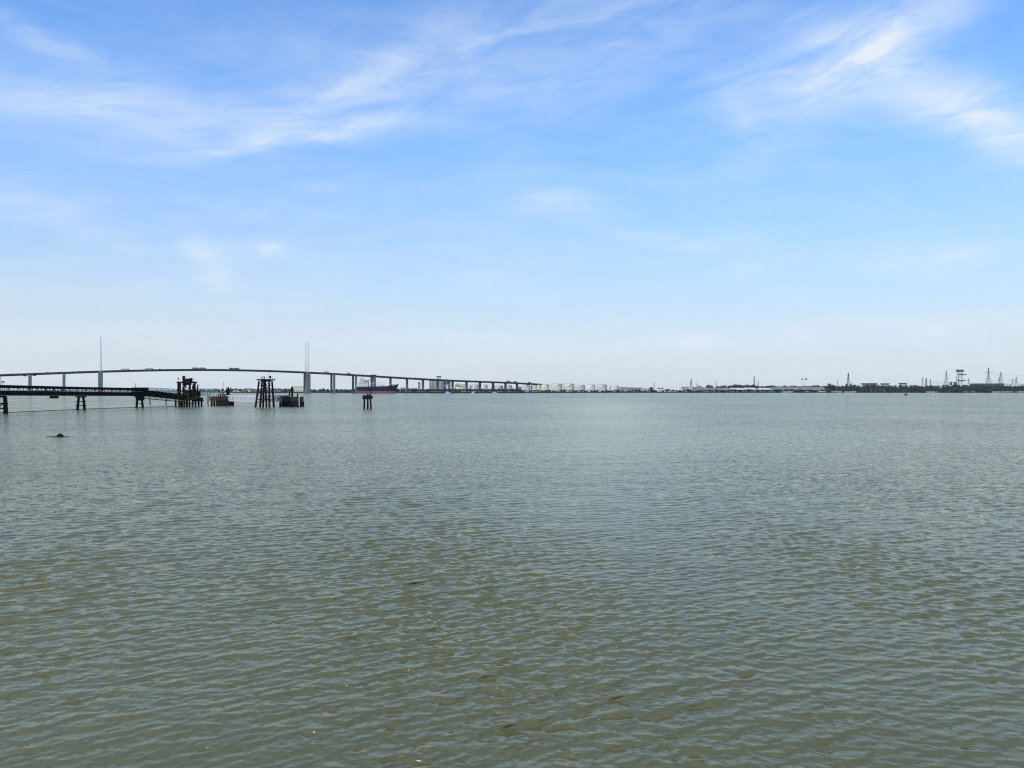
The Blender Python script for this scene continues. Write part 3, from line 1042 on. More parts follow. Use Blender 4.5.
# low floating boom along the foot of the jetty
def build_boom():
    m = MB()
    pts = [(JX - 2.6, 190)]
    for D in np.arange(196, 345, 2.0):
        pts.append((jx(min(D, 317)) + max(0, D - 317) * 0.42 - 1.2 + 0.4 * math.sin(D * 0.1), D))
    for a, b in zip(pts[:-1], pts[1:]):
        m.tube((a[0], a[1], 0.02), (b[0], b[1], 0.02), 0.17, None, 6)
    tag(m.build('floating_boom', black_steel), 'thin dark boom lying on the water along the foot of the conveyor jetty', 'boom')


build_boom()


# mooring buoy in the open water
def build_buoy():
    D = 116.0
    x = WX(60, D)
    o = thing('mooring_buoy', (x, D, 0), 'small dark buoy alone in open water at the left, slack rope either side', 'buoy')
    prof = [(0.30, -0.45), (0.47, -0.2), (0.52, 0.02), (0.49, 0.16), (0.41, 0.28), (0.30, 0.38), (0.16, 0.46), (0.06, 0.49)]
    MB().lathe(x, D, prof, 20).build('body', black_steel, o, True)
    MB().lathe(x, D, [(0.54, -0.02), (0.60, 0.03), (0.60, 0.11), (0.54, 0.15)], 20).build('fender_ring', tyre, o, True)
    m = MB()
    for i in range(10):
        a0, a1 = math.pi * i / 10, math.pi * (i + 1) / 10
        m.tube((x + 0.10 * math.cos(a0), D, 0.47 + 0.10 * math.sin(a0)), (x + 0.10 * math.cos(a1), D, 0.47 + 0.10 * math.sin(a1)), 0.025, None, 6)
    m.build('lifting_eye', black_steel, o)
    for s, L in ((-1, 1.7), (1, 0.95)):
        m = MB()
        last = None
        for i in range(15):
            q = i / 14
            p = Vector((x + s * (0.5 + L * q), D - 0.25 * math.sin(q * 5) - 0.1, 0.05 - 0.03 * q))
            if last:
                m.tube(last, p, 0.07 * (1 - 0.5 * q), None, 6)
            last = p
        m.build('rope', black_steel, o)


build_buoy()


# ------------------------------------------------------------------ tanker
def build_ship():
    D = 1830.0
    navy = mat('navy_hull', (0.006, 0.009, 0.020), 0.5, 0.15, 0.05)
    redh = mat('antifouling_red', (0.17, 0.045, 0.052), 0.8, 0.25, 0.05, tint=(0.10, 0.045, 0.055))
    white = mat('ship_white', (0.44, 0.43, 0.42), 0.5, 0.08, 0.1)
    x0, x1 = WX(356.5, D), WX(398.8, D)
    L = x1 - x0
    o = thing('tanker_ship', ((x0 + x1) / 2, D, 0), 'tanker with navy and red hull and white stern house, passing under the bridge', 'ship')
    zs, zb_ = WZ(386.9, D), WZ(384.0, D)

    def sheer(s):
        return zs + (WZ(385.9, D) - zs) * s + (zb_ - WZ(385.9, D)) * max(0, (s - 0.72) / 0.28) ** 1.3

    def beam(s, lvl):      # half breadth
        full = 8.6
        bow = 1.0 if s < 0.72 else max(0.02, 1 - ((s - 0.72) / 0.28) ** (1.7 if lvl > 0.6 else 1.25))
        st = 1.0 if s > 0.12 else 0.72 + 0.28 * (s / 0.12) ** 0.6
        return full * bow * st
    rings = []
    ss = np.linspace(0, 1, 41)
    zred = 5.6
    levels = [('b', -2.0), ('w', zred), ('k', None)]

    def xpos(s, z):
        rake = 0.0
        if s > 0.72:
            rake = ((s - 0.72) / 0.28) * (z - zb_) * 0.42
        elif s < 0.1:
            rake = (1 - s / 0.1) * max(0, (zs - z)) * 0.25
        return x0 + L * s + rake

    def strip(zf0, zf1, name, material):
        m = MB()
        vs, fs = [], []
        for side in (-1, 1):
            o_ = len(vs)
            for s in ss:
                za, zc_ = zf0(s), zf1(s)
                for z, lv in ((za, 0), ((za + zc_) / 2, 0.5), (zc_, 1)):
                    f = (z + 2) / (sheer(s) + 2)
                    vs.append((xpos(s, z), D + side * beam(s, f) * (0.86 + 0.14 * min(1, f * 1.3)), z))
            n3 = 3
            for i in range(len(ss) - 1):
                for j in range(2):
                    q = (o_ + i * n3 + j, o_ + (i + 1) * n3 + j, o_ + (i + 1) * n3 + j + 1, o_ + i * n3 + j + 1)
                    fs.append(q if side < 0 else q[::-1])
        h = len(ss) * 3
        for j in range(2):
            fs.append((j, j + 1, h + j + 1, h + j))
        m.poly(vs, fs)
        return m.build(name, material, o, True)
    strip(lambda s: -2.0, lambda s: zred, 'lower_hull', redh)
    hull = strip(lambda s: zred + 0.0, sheer, 'upper_hull', navy)
    m = MB()
    vs, fs = [], []
    for s in ss:
        for side in (-1, 1):
            vs.append((xpos(s, sheer(s) - 0.4), D + side * beam(s, 1) * 0.99, sheer(s) - 0.4))
    for i in range(len(ss) - 1):
        fs.append((2 * i, 2 * i + 2, 2 * i + 3, 2 * i + 1))
    m.poly(vs, fs).build('deck', mat('deck_green', (0.06, 0.10, 0.08), 0.7, 0.2, 0.2), o)
    # stern house in tiers
    tiers = ((358.2, 368.8, 387.2, 385.0), (358.9, 368.6, 385.0, 383.4), (359.4, 368.4, 383.4, 381.9), (360.2, 368.2, 381.9, 380.5))
    for i, (a, b, y0, y1) in enumerate(tiers):
        h = MB().box(WX(a, D), WX(b, D), D - 7.5 + 0.5 * i, D + 7.5 - 0.5 * i, WZ(y0, D), WZ(y1, D) - 0.12).build('house_tier', white, o)
        w = MB()
        for q in np.arange(WX(a, D) + 2, WX(b, D) - 1.5, 2.6):
            w.box(q, q + 0.9, D - 7.54 + 0.5 * i, D - 7.5 + 0.5 * i - 0.003, WZ(y0, D) + 1.7, WZ(y0, D) + 2.7)
        w.build('porthole_row', glass_dk, h)
        MB().box(WX(a, D) - 0.6, WX(b, D) + 0.6, D - 8 + 0.5 * i, D + 8 - 0.5 * i, WZ(y1, D) - 0.12, WZ(y1, D)).build('tier_deck', light_grey, h)
    w = MB().box(WX(363.5, D), WX(369.2, D), D - 8.5, D + 8.5, WZ(380.5, D), WZ(379.6, D)).build('wheelhouse', white, o)
    MB().box(WX(369.2, D), WX(369.2, D) + 0.1, D - 7.6, D + 7.6, WZ(380.4, D), WZ(379.9, D)).build('bridge_window', glass_dk, w)
    MB().box(WX(360.0, D), WX(362.8, D), D - 3, D + 3, WZ(380.5, D), WZ(377.8, D)).build('funnel', light_grey, o)
    MB().beam((WX(365.5, D), D, WZ(379.6, D)), (WX(365.5, D), D, WZ(375.2, D)), 0.5, 0.5, 0.25).build('radar_mast', white, o)
    MB().beam((WX(364.5, D), D, WZ(377, D)), (WX(366.5, D), D, WZ(377, D)), 0.35).build('radar_scanner', white, o)
    MB().box(WX(356.2, D), WX(357.4, D), D - 4, D + 2, WZ(387, D), WZ(385.4, D)).build('lifeboat', white, o)
    # deck gear
    for px, top in ((373.0, 382.2), (376.8, 382.3), (384.5, 382.6)):
        MB().beam((WX(px, D), D, WZ(386.4, D)), (WX(px, D), D, WZ(top, D)), 0.9, 0.9, 0.6).build('crane_post', light_grey, o)
    MB().beam((WX(376.8, D), D, WZ(382.6, D)), (WX(384.5, D), D, WZ(383.0, D)), 0.7).build('hose_crane_jib', light_grey, o)
    MB().beam((WX(371.0, D), D - 3, WZ(384.0, D)), (WX(375.5, D), D - 3, WZ(382.4, D)), 0.7).build('crane_jib', white, o)
    for k in range(5):
        zz = WZ(385.9, D)
        MB().tube((WX(378, D), D - 4 + 2 * k, zz - 0.4), (WX(388.5, D), D - 4 + 2 * k, zz + 0.6), 0.32, None, 6).build('deck_pipe', white if k < 2 else light_grey, o)
    MB().box(WX(377.5, D), WX(383, D), D - 5, D + 5, WZ(386.2, D), WZ(384.6, D)).build('manifold', white, o)
    MB().box(WX(391.6, D), WX(395, D), D - 4, D + 4, sheer(.85) - 0.3, sheer(.92) + 0.4).build('forecastle_gear', navy, o)
    MB().beam((WX(395.3, D), D, sheer(.93)), (WX(395.3, D), D, sheer(.93) + 5), 0.4, 0.4, 0.2).build('fore_mast', light_grey, o)
    # bow markings: the white name patch and the anchor
    zz = WZ(385.6, D)
    for k in range(4):
        s = 0.865 + 0.012 * k
        yy = D - beam(s, 0.95) * 0.995 - 0.25
        MB().box(xpos(s, zz), xpos(s, zz) + 0.8, yy - 0.3, yy - 0.12, zz - 0.6, zz + 0.5).build('bow_lettering', white, o)


build_ship()

# ------------------------------------------------------------------ far shore buildings and tanks
cream = mat('cream_tank', (0.63, 0.57, 0.44), 0.6, 0.06, 0.05, tint=(0.55, 0.48, 0.36))
pinkish = mat('pale_pink_tank', (0.60, 0.53, 0.47), 0.6, 0.06, 0.05, tint=(0.52, 0.45, 0.39))
whitet = mat('white_tank', (0.72, 0.68, 0.60), 0.6, 0.05, 0.05, tint=(0.62, 0.57, 0.49))
tan_roof = mat('tank_roof', (0.34, 0.26, 0.20), 0.7, 0.12, 0.08)
cream_roof = mat('tank_roof_cream', (0.52, 0.46, 0.35), 0.7, 0.1, 0.08)


def gz(px, D):
    return ground_z(D - shore_d(px))


def tank(px0, px1, ytop, back, cm, roofm, label):
    pc = (px0 + px1) / 2
    D = shore_d(pc) + back
    r = (px1 - px0) / 2 * D / F
    x = WX(pc, D)
    z0 = gz(pc, D) - 0.3
    zt = WZ(ytop + 0.35, D)
    o = thing('storage_tank', (x, D, z0), label, 'tank', 'oil storage tanks along the far shore')
    sh = MB().lathe(x, D, [(r, z0), (r, zt), (r * 0.99, zt + 0.01)], 32).build('shell', cm, o, True)
    for q in np.linspace(z0, zt, 4)[1:]:
        MB().lathe(x, D, [(r + 0.02, q - 0.35), (r + 0.28, q - 0.33), (r + 0.28, q - 0.02), (r + 0.02, q)], 32).build('wind_girder', cm, sh, True)
    MB().lathe(x, D, [(r, zt + 0.02), (r * 0.55, zt + r * 0.075), (0.3, zt + r * 0.11)], 32).build('roof', roofm, o, True)
    m = MB()
    n = 14
    for i in range(n):
        a0 = -2.6 + 1.5 * i / n
        a1 = -2.6 + 1.5 * (i + 1) / n
        f0, f1 = i / n, (i + 1) / n
        m.beam((x + (r + 0.7) * math.cos(a0), D + (r + 0.7) * math.sin(a0), z0 + (zt - z0) * f0),
               (x + (r + 0.7) * math.cos(a1), D + (r + 0.7) * math.sin(a1), z0 + (zt - z0) * f1), 0.8, 0.3)
    m.build('stair', light_grey, o)


TANKS = [  # left px, right px, top row, distance behind the shore, shell, roof
    (467.2, 471.6, 384.6, 150, whitet, tan_roof), (472, 480.6, 384.4, 120, pinkish, tan_roof), (481, 487.6, 384.5, 160, whitet, tan_roof),
    (488, 495.2, 384.6, 120, whitet, cream_roof), (495.8, 503.2, 385.4, 110, pinkish, tan_roof), (503.6, 512, 384.9, 140, whitet, tan_roof),
    (514.5, 521.5, 386.4, 120, whitet, tan_roof), (522, 530.4, 385.0, 70, pinkish, tan_roof), (530.8, 538.2, 385.5, 90, whitet, cream_roof),
    (537, 541, 384.6, 50, cream, tan_roof), (541.4, 549.4, 384.1, 42, cream, tan_roof), (550.8, 562.3, 383.4, 60, cream, cream_roof),
    (562.9, 573.9, 383.3, 60, cream, cream_roof), (574.4, 585, 384.6, 90, pinkish, cream_roof), (585.6, 595.4, 384.5, 100, whitet, tan_roof),
    (596.8, 607, 384.4, 80, pinkish, tan_roof), (607.4, 611.2, 385.4, 120, whitet, tan_roof), (612.8, 618.8, 385.2, 90, cream, cream_roof)]
names = {id(cream): 'cream', id(pinkish): 'pinkish', id(whitet): 'off-white'}
for i, (a, b, y, bk, cm, rm) in enumerate(TANKS):
    colr = {'cream_tank': 'cream', 'pale_pink_tank': 'pinkish', 'white_tank': 'off-white'}[cm.name]
    if i == 11:
        lab = 'large cream storage tank, left one of the tallest pair in the row'
    elif i == 12:
        lab = 'large cream storage tank, right one of the tallest pair in the row'
    else:
        lab = '%s storage tank, %s from the left in the row along the far shore' % (colr, ORD[i])
    tank(a, b, y, bk, cm, rm, lab)

grey_clad = mat('grey_cladding', (0.27, 0.30, 0.30), 0.6, 0.12, 0.06, tint=(0.22, 0.24, 0.22))
teal_clad = mat('teal_cladding', (0.07, 0.13, 0.17), 0.6, 0.15, 0.06)
lblue = mat('light_blue_panel', (0.38, 0.55, 0.64), 0.5, 0.1, 0.1)
yellow = mat('ochre_paint', (0.26, 0.23, 0.09), 0.7, 0.2, 0.1, tint=(0.17, 0.15, 0.07))
roof_grey = mat('roof_grey', (0.15, 0.155, 0.15), 0.95, 0.12, 0.08)
roof_white = mat('roof_white', (0.46, 0.46, 0.44), 0.9, 0.08, 0.08)
wall_pale = mat('wall_pale', (0.36, 0.37, 0.36), 0.7, 0.1, 0.08)
wall_cream = mat('wall_cream', (0.55, 0.50, 0.40), 0.7, 0.1, 0.08)
roof_red = mat('roof_tile_red', (0.14, 0.080, 0.062), 0.85, 0.2, 0.2)
roof_dark = mat('roof_dark', (0.05, 0.06, 0.07), 0.7, 0.2, 0.1)
brick = mat('brick_wall', (0.25, 0.16, 0.12), 0.85, 0.2, 0.3)
door_dk = mat('dark_opening', (0.03, 0.035, 0.04), 0.5, 0.1, 0.2)


def shed(name, px0, px1, ytop, back, depth, wall, roof, label, cat, pitch=0.18, nwin=4, group=None, eave=None, door=True):
    """building with gabled roof along its width, windows and a door on the river side"""
    pc = (px0 + px1) / 2
    D = shore_d(pc) + back
    xa, xb = WX(px0, D), WX(px1, D)
    z0 = gz(pc, D) - 0.4
    zr = WZ(ytop, D)
    rise = min(depth * pitch, (zr - z0) * 0.45)
    ze = zr - rise
    o = thing(name, ((xa + xb) / 2, D, z0), label, cat, group)
    w = MB()
    y0, y1, ym = D, D + depth, D + depth / 2
    vs = [(xa, y0, z0), (xb, y0, z0), (xb, y1, z0), (xa, y1, z0), (xa, y0, ze), (xb, y0, ze), (xb, y1, ze), (xa, y1, ze), (xa, ym, zr - 0.1), (xb, ym, zr - 0.1)]
    w.poly(vs, [(3, 2, 1, 0), (0, 1, 5, 4), (2, 3, 7, 6), (1, 2, 6, 9, 5), (3, 0, 4, 8, 7)])
    wo_ = w.build('wall', wall, o)
    r = MB()
    e = 0.5
    k = rise / (depth / 2)
    for s, ya in ((1, y0 - e), (-1, y1 + e)):
        za = ze - k * e
        r.poly([(xa - e, ya, za), (xb + e, ya, za), (xb + e, ym, zr), (xa - e, ym, zr), (xa - e, ya, za + 0.25), (xb + e, ya, za + 0.25), (xb + e, ym, zr + 0.25), (xa - e, ym, zr + 0.25)],
               [(0, 1, 2, 3), (7, 6, 5, 4), (0, 4, 5, 1), (2, 6, 7, 3), (1, 5, 6, 2), (0, 3, 7, 4)])
    r.build('roof', roof, o)
    hh = ze - z0
    for i in range(nwin):
        q = xa + (xb - xa) * (i + 0.5) / nwin
        ww = min(1.6, (xb - xa) / nwin * 0.3)
        MB().box(q - ww, q + ww, D - 0.10, D - 0.02, z0 + hh * 0.45, z0 + hh * 0.72).build('window', glass_dk, o)
    if door:
        q = xa + (xb - xa) * 0.3
        ww = min(2.4, (xb - xa) * 0.08 + 0.4)
        MB().box(q - ww, q + ww, D - 0.14, D - 0.03, z0 + 0.4, z0 + hh * 0.38 + 0.4).build('door', door_dk, o)
    return o


def block(name, px0, px1, ytop, back, depth, wall, label, cat, group=None, rows=4, cols=3, cap=None):
    pc = (px0 + px1) / 2
    D = shore_d(pc) + back
    xa, xb = WX(px0, D), WX(px1, D)
    z0 = gz(pc, D) - 0.4
    zt = WZ(ytop, D)
    o = thing(name, ((xa + xb) / 2, D, z0), label, cat, group)
    MB().box(xa, xb, D, D + depth, z0, zt).build('wall', wall, o)
    MB().box(xa - 0.3, xb + 0.3, D - 0.3, D + depth + 0.3, zt, zt + 0.7).build('roof', cap or roof_grey, o)
    for r_ in range(rows):
        for c in range(cols):
            q = xa + (xb - xa) * (c + 0.5) / cols
            h = (zt - z0) / rows
            ww = (xb - xa) / cols * 0.22
            MB().box(q - ww, q + ww, D - 0.12, D - 0.02, z0 + h * (r_ + 0.45), z0 + h * (r_ + 0.8)).build('window', glass_dk, o)
    return o, D, zt, z0


# houses seen through the jetty, left
for i, (a, b, y, bk, wl, rf, lab) in enumerate((
        (233, 239.5, 389.3, 60, wall_cream, roof_grey, 'pale riverside house, leftmost of the houses behind the lattice walkway'),
        (240.5, 246, 389.6, 40, brick, roof_red, 'red roofed house, second from the left behind the lattice walkway'),
        (246.6, 250.2, 388.3, 60, white_paint, roof_grey, 'white gabled house among red roofs behind the lattice walkway'),
        (250.8, 257, 389.6, 40, brick, roof_red, 'wide red roofed house just left of the lattice tower legs'),
        (258, 263.5, 389.4, 50, brick, roof_red, 'red roofed house seen between the lattice tower legs'),
        (266, 271, 389.2, 55, wall_pale, roof_grey, 'pale house seen between the right legs of the lattice tower'),
        (274, 281, 389.6, 45, brick, roof_red, 'red roofed house between the lattice tower and the right dolphin'))):
    shed('riverside_house', a, b, y, bk, 11, wl, rf, lab, 'house', 0.5, 3, 'houses on the far shore at the left')
block('cream_warehouse', 293.8, 304.2, 386.7, 40, 40, wall_cream, 'large cream warehouse beside the foot of the right bridge pylon', 'warehouse', rows=3, cols=5)
# plant under the bridge
shed('riverside_shed', 400.5, 408, 387.6, 60, 20, grey_clad, roof_grey, 'low grey shed just right of the tanker bow', 'shed', nwin=3)
shed('riverside_shed', 409.5, 416.5, 388.2, 40, 20, wall_pale, roof_grey, 'low pale shed between the tanker and the thin grey silo tower', 'shed', nwin=3)
o, D, zt, z0 = block('silo_tower', 417.9, 420.2, 382.3, 60, 6, grey_clad, 'thin grey silo tower standing alone left of the plant building', 'tower', rows=3, cols=1)
o, D, zt, z0 = block('plant_building', 429.2, 442.6, 379.8, 50, 34, grey_clad, 'big grey clad plant building rising behind the bridge deck', 'building', rows=4, cols=5)
for q in (0.22, 0.40, 0.62):
    xa, xb = WX(429.2, D), WX(442.6, D)
    xx = xa + (xb - xa) * q
    MB().box(xx - 0.9, xx + 0.9, D - 0.5, D - 0.15, z0 + 1, zt - 0.5).build('rib', yellow if q < 0.3 else (wall_pale if q < 0.5 else light_grey), o)
MB().box(WX(436.4, D), WX(440.4, D), D + 8, D + 18, zt + 0.7, WZ(376.6, D)).build('penthouse', wall_pale, o)
MB().box(WX(436.0, D), WX(440.8, D), D + 7, D + 19, WZ(376.6, D), WZ(376.0, D)).build('penthouse_roof', roof_dark, o)
o, D, zt, z0 = block('teal_tower', 443.0, 450.0, 381.0, 45, 18, teal_clad, 'teal clad plant tower with a light blue panel, beside the grey plant building', 'tower', rows=2, cols=2)
MB().box(WX(446.2, D), WX(448.2, D), D - 0.5, D - 0.15, WZ(389, D), WZ(384.6, D)).build('panel', lblue, o)
# ochre loader on the quay
D = shore_d(457) - 40
o = thing('ochre_loader', (WX(457.6, D), D, 0), 'ochre yellow ship loader on the quay below the bridge', 'loader')
for px in (455.4, 460.2):
    for dd in (-4, 4):
        MB().beam((WX(px, D), D + dd, 7.6), (WX(px, D), D + dd, WZ(386, D)), 1.3).build('leg', yellow, o)
MB().box(WX(454.9, D), WX(460.8, D), D - 5, D + 5, WZ(387.2, D), WZ(384.6, D)).build('machine_house', yellow, o)
MB().box(WX(456.6, D), WX(459, D), D - 3, D + 3, WZ(384.6, D), WZ(383.4, D)).build('cab', yellow, o)
MB().box(WX(455.9, D), WX(459.8, D), D - 4.5, D + 4.5, 7.6, WZ(388.8, D)).build('bunker', yellow, o)
for k, (a, b) in enumerate(((461.4, 463.4), (463.7, 466.0))):
    pc = (a + b) / 2
    D = shore_d(pc) + 20
    r = (b - a) / 2 * D / F
    o = thing('silo', (WX(pc, D), D, 3), '%s of the two slim grey silos between the ochre loader and the tanks' % ('left' if k == 0 else 'right'), 'silo', 'slim silos')
    MB().lathe(WX(pc, D), D, [(r, 2.8), (r, WZ(384.6, D))], 20).build('shell', wall_pale, o, True)
    MB().lathe(WX(pc, D), D, [(r, WZ(384.6, D) + 0.02), (0.4, WZ(384.0, D))], 20).build('roof', roof_grey, o, True)


# working quay on piles under the bridge
def build_quay():
    D = 1985.0
    xa, xb = WX(401, D), WX(523, D)
    o = thing('working_quay', ((xa + xb) / 2, D, 0), 'long dark working quay on piles along the shore under the bridge', 'quay')
    dark = mat('quay_dark', (0.016, 0.020, 0.025), 0.85, 0.3, 0.1)
    MB().box(xa, xb, D, D + 12, 5.2, 7.6).build('deck', dark, o)
    MB().box(xa, xb, D + 2.0, D + 3.0, 0.4, 2.4).build('fender_beam', dark, o)
    for q in np.arange(xa + 2, xb, 7.0):
        MB().box(q - 0.7, q + 0.7, D + 0.6, D + 2.0, -2, 5.2).build('pile', dark, o)
    rail = MB()
    rail.box(xa, xb, D + 0.1, D + 0.3, 8.7, 8.9)
    for q in np.arange(xa + 2, xb, 6.0):
        rail.box(q - 0.1, q + 0.1, D + 0.1, D + 0.3, 7.6, 8.7)
    rail.build('handrail', dark, o)
    pr = MB()
    for k in range(4):
        pr.tube((xa + 20, D + 5 + k * 1.2, 8.4 + 0.5 * k), (xb - 6, D + 5 + k * 1.2, 8.4 + 0.5 * k), 0.5, None, 6)
    pr.build('pipe_rack', dark, o)
    # two outer berths
    for px0, px1 in ((466, 478), (506, 522)):
        MB().box(WX(px0, D - 14), WX(px1, D - 14), D - 16, D - 10, 5.6, 8.2).build('berth_deck', dark, o)
        for q in np.linspace(WX(px0, D) + 1, WX(px1, D) - 1, 6):
            MB().box(q - 0.7, q + 0.7, D - 15, D - 12, -2, 5.6).build('pile', dark, o)
    for px, h in ((512.3, 16.5), (514, 13), (518.5, 13.5), (520.5, 12), (470, 13), (475, 14)):
        MB().beam((WX(px, D - 13), D - 13, 8.2), (WX(px, D - 13), D - 13, h), 1.6, 1.6, 0.8).build('loading_arm', dark, o)


build_quay()


def boat(px, D, L, H, hullm, topm, label, name='work_boat'):
    x = WX(px, D)
    o = thing(name, (x, D, 0), label, 'boat', 'small boats')
    w = L * 0.15
    vs = []
    for z, k in ((-0.4, 0.8), (H * 0.45, 1.0)):
        for fx, fy in ((-0.5, -1), (0.25, -1), (0.5, 0), (0.25, 1), (-0.5, 1)):
            vs.append((x + fx * L * (1 if z > 0 else 0.92), D + fy * w * k, z + (H * 0.12 if fx == 0.5 and z > 0 else 0)))
    fs = [(4, 3, 2, 1, 0), (5, 6, 7, 8, 9)] + [(i, (i + 1) % 5, 5 + (i + 1) % 5, 5 + i) for i in range(5)]
    MB().poly(vs, fs).build('hull', hullm, o)
    c = MB().box(x - L * 0.25, x + L * 0.1, D - w * 0.6, D + w * 0.6, H * 0.45, H).build('cabin', topm, o)
    MB().box(x - L * 0.22, x + L * 0.08, D - w * 0.6 - 0.06, D - w * 0.6 - 0.01, H * 0.65, H * 0.88).build('window', glass_dk, c)
    MB().beam((x - L * 0.05, D, H), (x - L * 0.05, D, H * 1.5), 0.14).build('mast', light_grey, o)


boat(448, 1960, 14, 4.2, light_grey, white_paint, 'white cabin boat moored at the quay left of the ochre loader')
boat(473, 1950, 11, 3.6, light_grey, white_paint, 'small white boat at the quay below the first cream tanks')
boat(495, 1950, 16, 4.0, light_grey, light_grey, 'grey work boat at the quay below the middle of the tank row')
boat(906, 1110, 5.8, 2.6, black_steel, black_steel, 'small dark boat out on the water near the wooded right bank')

# town, sheds and silos right of the tanks
for a, b, y, bk, dp, wl, rf, lab in (
        (620.5, 627, 387.0, 60, 25, wall_pale, roof_grey, 'grey roofed shed just right of the last storage tank'),
        (628, 634, 387.4, 80, 22, grey_clad, roof_grey, 'grey clad shed, second to the right of the storage tanks'),
        (635, 641, 387.5, 50, 22, grey_clad, roof_grey, 'dull grey shed, third to the right of the storage tanks'),
        (642, 649.5, 387.0, 60, 20, wall_cream, roof_white, 'cream walled shed with pale roof left of the white silos'),
        (658, 663.2, 388.0, 20, 12, white_paint, roof_dark, 'small white house with dark roof left of the white silos'),
        (683, 689, 386.8, 60, 20, wall_pale, roof_grey, 'pale shed just right of the white silos'),
        (694, 704, 387.0, 70, 24, grey_clad, roof_grey, 'long grey shed below the rounded trees'),
        (705, 729, 387.8, 45, 22, wall_pale, roof_grey, 'very long low grey roofed shed left of the white warehouse'),
        (731, 744, 388.0, 45, 30, wall_pale, roof_white, 'white roofed warehouse, left one of three behind the bank'),
        (744.6, 756.5, 387.8, 60, 30, wall_pale, roof_white, 'white roofed warehouse, middle one of three behind the bank'),
        (759, 771.5, 388.0, 45, 28, wall_pale, roof_white, 'white roofed warehouse, right one of three behind the bank'),
        (773, 786, 386.9, 100, 24, grey_clad, roof_grey, 'grey roofed shed right of the three white warehouses'),
        (788, 802, 386.9, 100, 24, wall_pale, roof_grey, 'grey roofed shed below the pair of floodlights'),
        (803.5, 825, 386.9, 60, 28, wall_pale, roof_grey, 'long pale grey shed left of the wooded bank')):
    shed('industrial_shed', a, b, y, bk, dp, wl, rf, lab, 'shed', nwin=max(3, int((b - a) / 3)), group='sheds on the far shore')
for k, (a, b, top) in enumerate(((664.4, 667.4, 386.5), (667.8, 670.6, 386.3), (671, 673.6, 386.8), (674, 676.8, 386.2), (677.2, 680.4, 386.2))):
    pc = (a + b) / 2
    D = shore_d(pc) + 40
    r = (b - a) / 2 * D / F
    o = thing('white_silo', (WX(pc, D), D, 3), 'pale white silo, %s from the left in the cluster right of the tanks' % ORD[k], 'silo', 'white silos')
    MB().lathe(WX(pc, D), D, [(r, 3.0), (r, WZ(top + .3, D))], 20).build('shell', whitet, o, True)
    MB().lathe(WX(pc, D), D, [(r, WZ(top + .3, D) + 0.02), (0.5, WZ(top - .2, D))], 20).build('roof', wall_pale, o, True)
# dark flat roofs showing over the wood
for k, (a, b, y) in enumerate(((863.4, 868.4, 383.2), (870.6, 877.2, 383.1), (883, 889.4, 383.3), (901.5, 907, 382.9))):
    D = 3000
    xa, xb = WX(a, D), WX(b, D)
    o = thing('flat_roof_block', ((xa + xb) / 2, D, 6), 'far block with dark flat roof over the wood, %s from the left of four' % ORD[k], 'building', 'flat roofed blocks')
    MB().box(xa + 1, xb - 1, D, D + 20, 6, WZ(y + .9, D)).build('wall', roof_white, o)
    MB().box(xa, xb, D - 2, D + 22, WZ(y + .9, D), WZ(y, D)).build('roof', roof_dark, o)
    for q in np.linspace(xa + 3, xb - 3, 4):
        MB().box(q - 1, q + 1, D - 0.1, D - 0.02, WZ(y + 2.6, D), WZ(y + 1.6, D)).build('window', wall_pale, o)
# right-hand buildings over the trees
D = 2650
for a, b, y0, y1, wl, rf, lab in ((977, 1004, 386.5, 383.4, roof_dark, roof_dark, 'long dark building above the trees under the tallest power pylon'),
                                  (1004.3, 1060, 386.8, 383.9, white_paint, roof_grey, 'long white warehouse above the trees at the right edge')):
    xa, xb = WX(a, D), WX(b, D)
    o = thing('long_warehouse', ((xa + xb) / 2, D, 6), lab, 'warehouse', 'long warehouses above the trees')
    MB().box(xa, xb, D, D + 40, 5.5, WZ(y1 + .4, D)).build('wall', wl, o)
    MB().box(xa - 0.5, xb + 0.5, D - 0.6, D + 41, WZ(y1 + .4, D), WZ(y1, D)).build('roof', rf, o)
    for q in np.arange(xa + 6, xb - 4, 14.0):
        MB().box(q - 2, q + 2, D - 0.15, D - 0.03, 6, 11).build('door', grey_clad, o)
# flood wall of pale concrete on the bank, in lengths
fw = mat('flood_wall_concrete', (0.34, 0.35, 0.32), 0.85, 0.15, 0.1, tint=(0.24, 0.27, 0.20))
for k, (a, b) in enumerate(((716, 728), (782, 793), (815, 826), (831, 842), (844, 856), (926, 938), (964, 975), (992, 1024))):
    m = MB()
    n = max(3, int((b - a) / 2))
    lab = 'pale concrete flood wall on the far bank, %s length from the left' % ORD[k]
    first = None
    D = shore_d((a + b) / 2) + 9
    o = thing('flood_wall', (WX((a + b) / 2, D), D, 1.2), lab, 'wall', 'flood wall lengths')
    for i in range(n):
        p0, p1 = a + (b - a) * i / n, a + (b - a) * (i + 1) / n
        Dq = shore_d((p0 + p1) / 2) + 9
        MB().box(WX(p0, Dq) + 0.04, WX(p1, Dq) - 0.04, Dq, Dq + 0.6, 0.8, 3.9 + 0.06 * (i % 2)).build('wall_panel', fw, o)

# ------------------------------------------------------------------ masts and power pylons
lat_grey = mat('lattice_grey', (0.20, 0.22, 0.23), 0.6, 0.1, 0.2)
lat_dark = mat('lattice_dark', (0.06, 0.07, 0.08), 0.6, 0.1, 0.2)


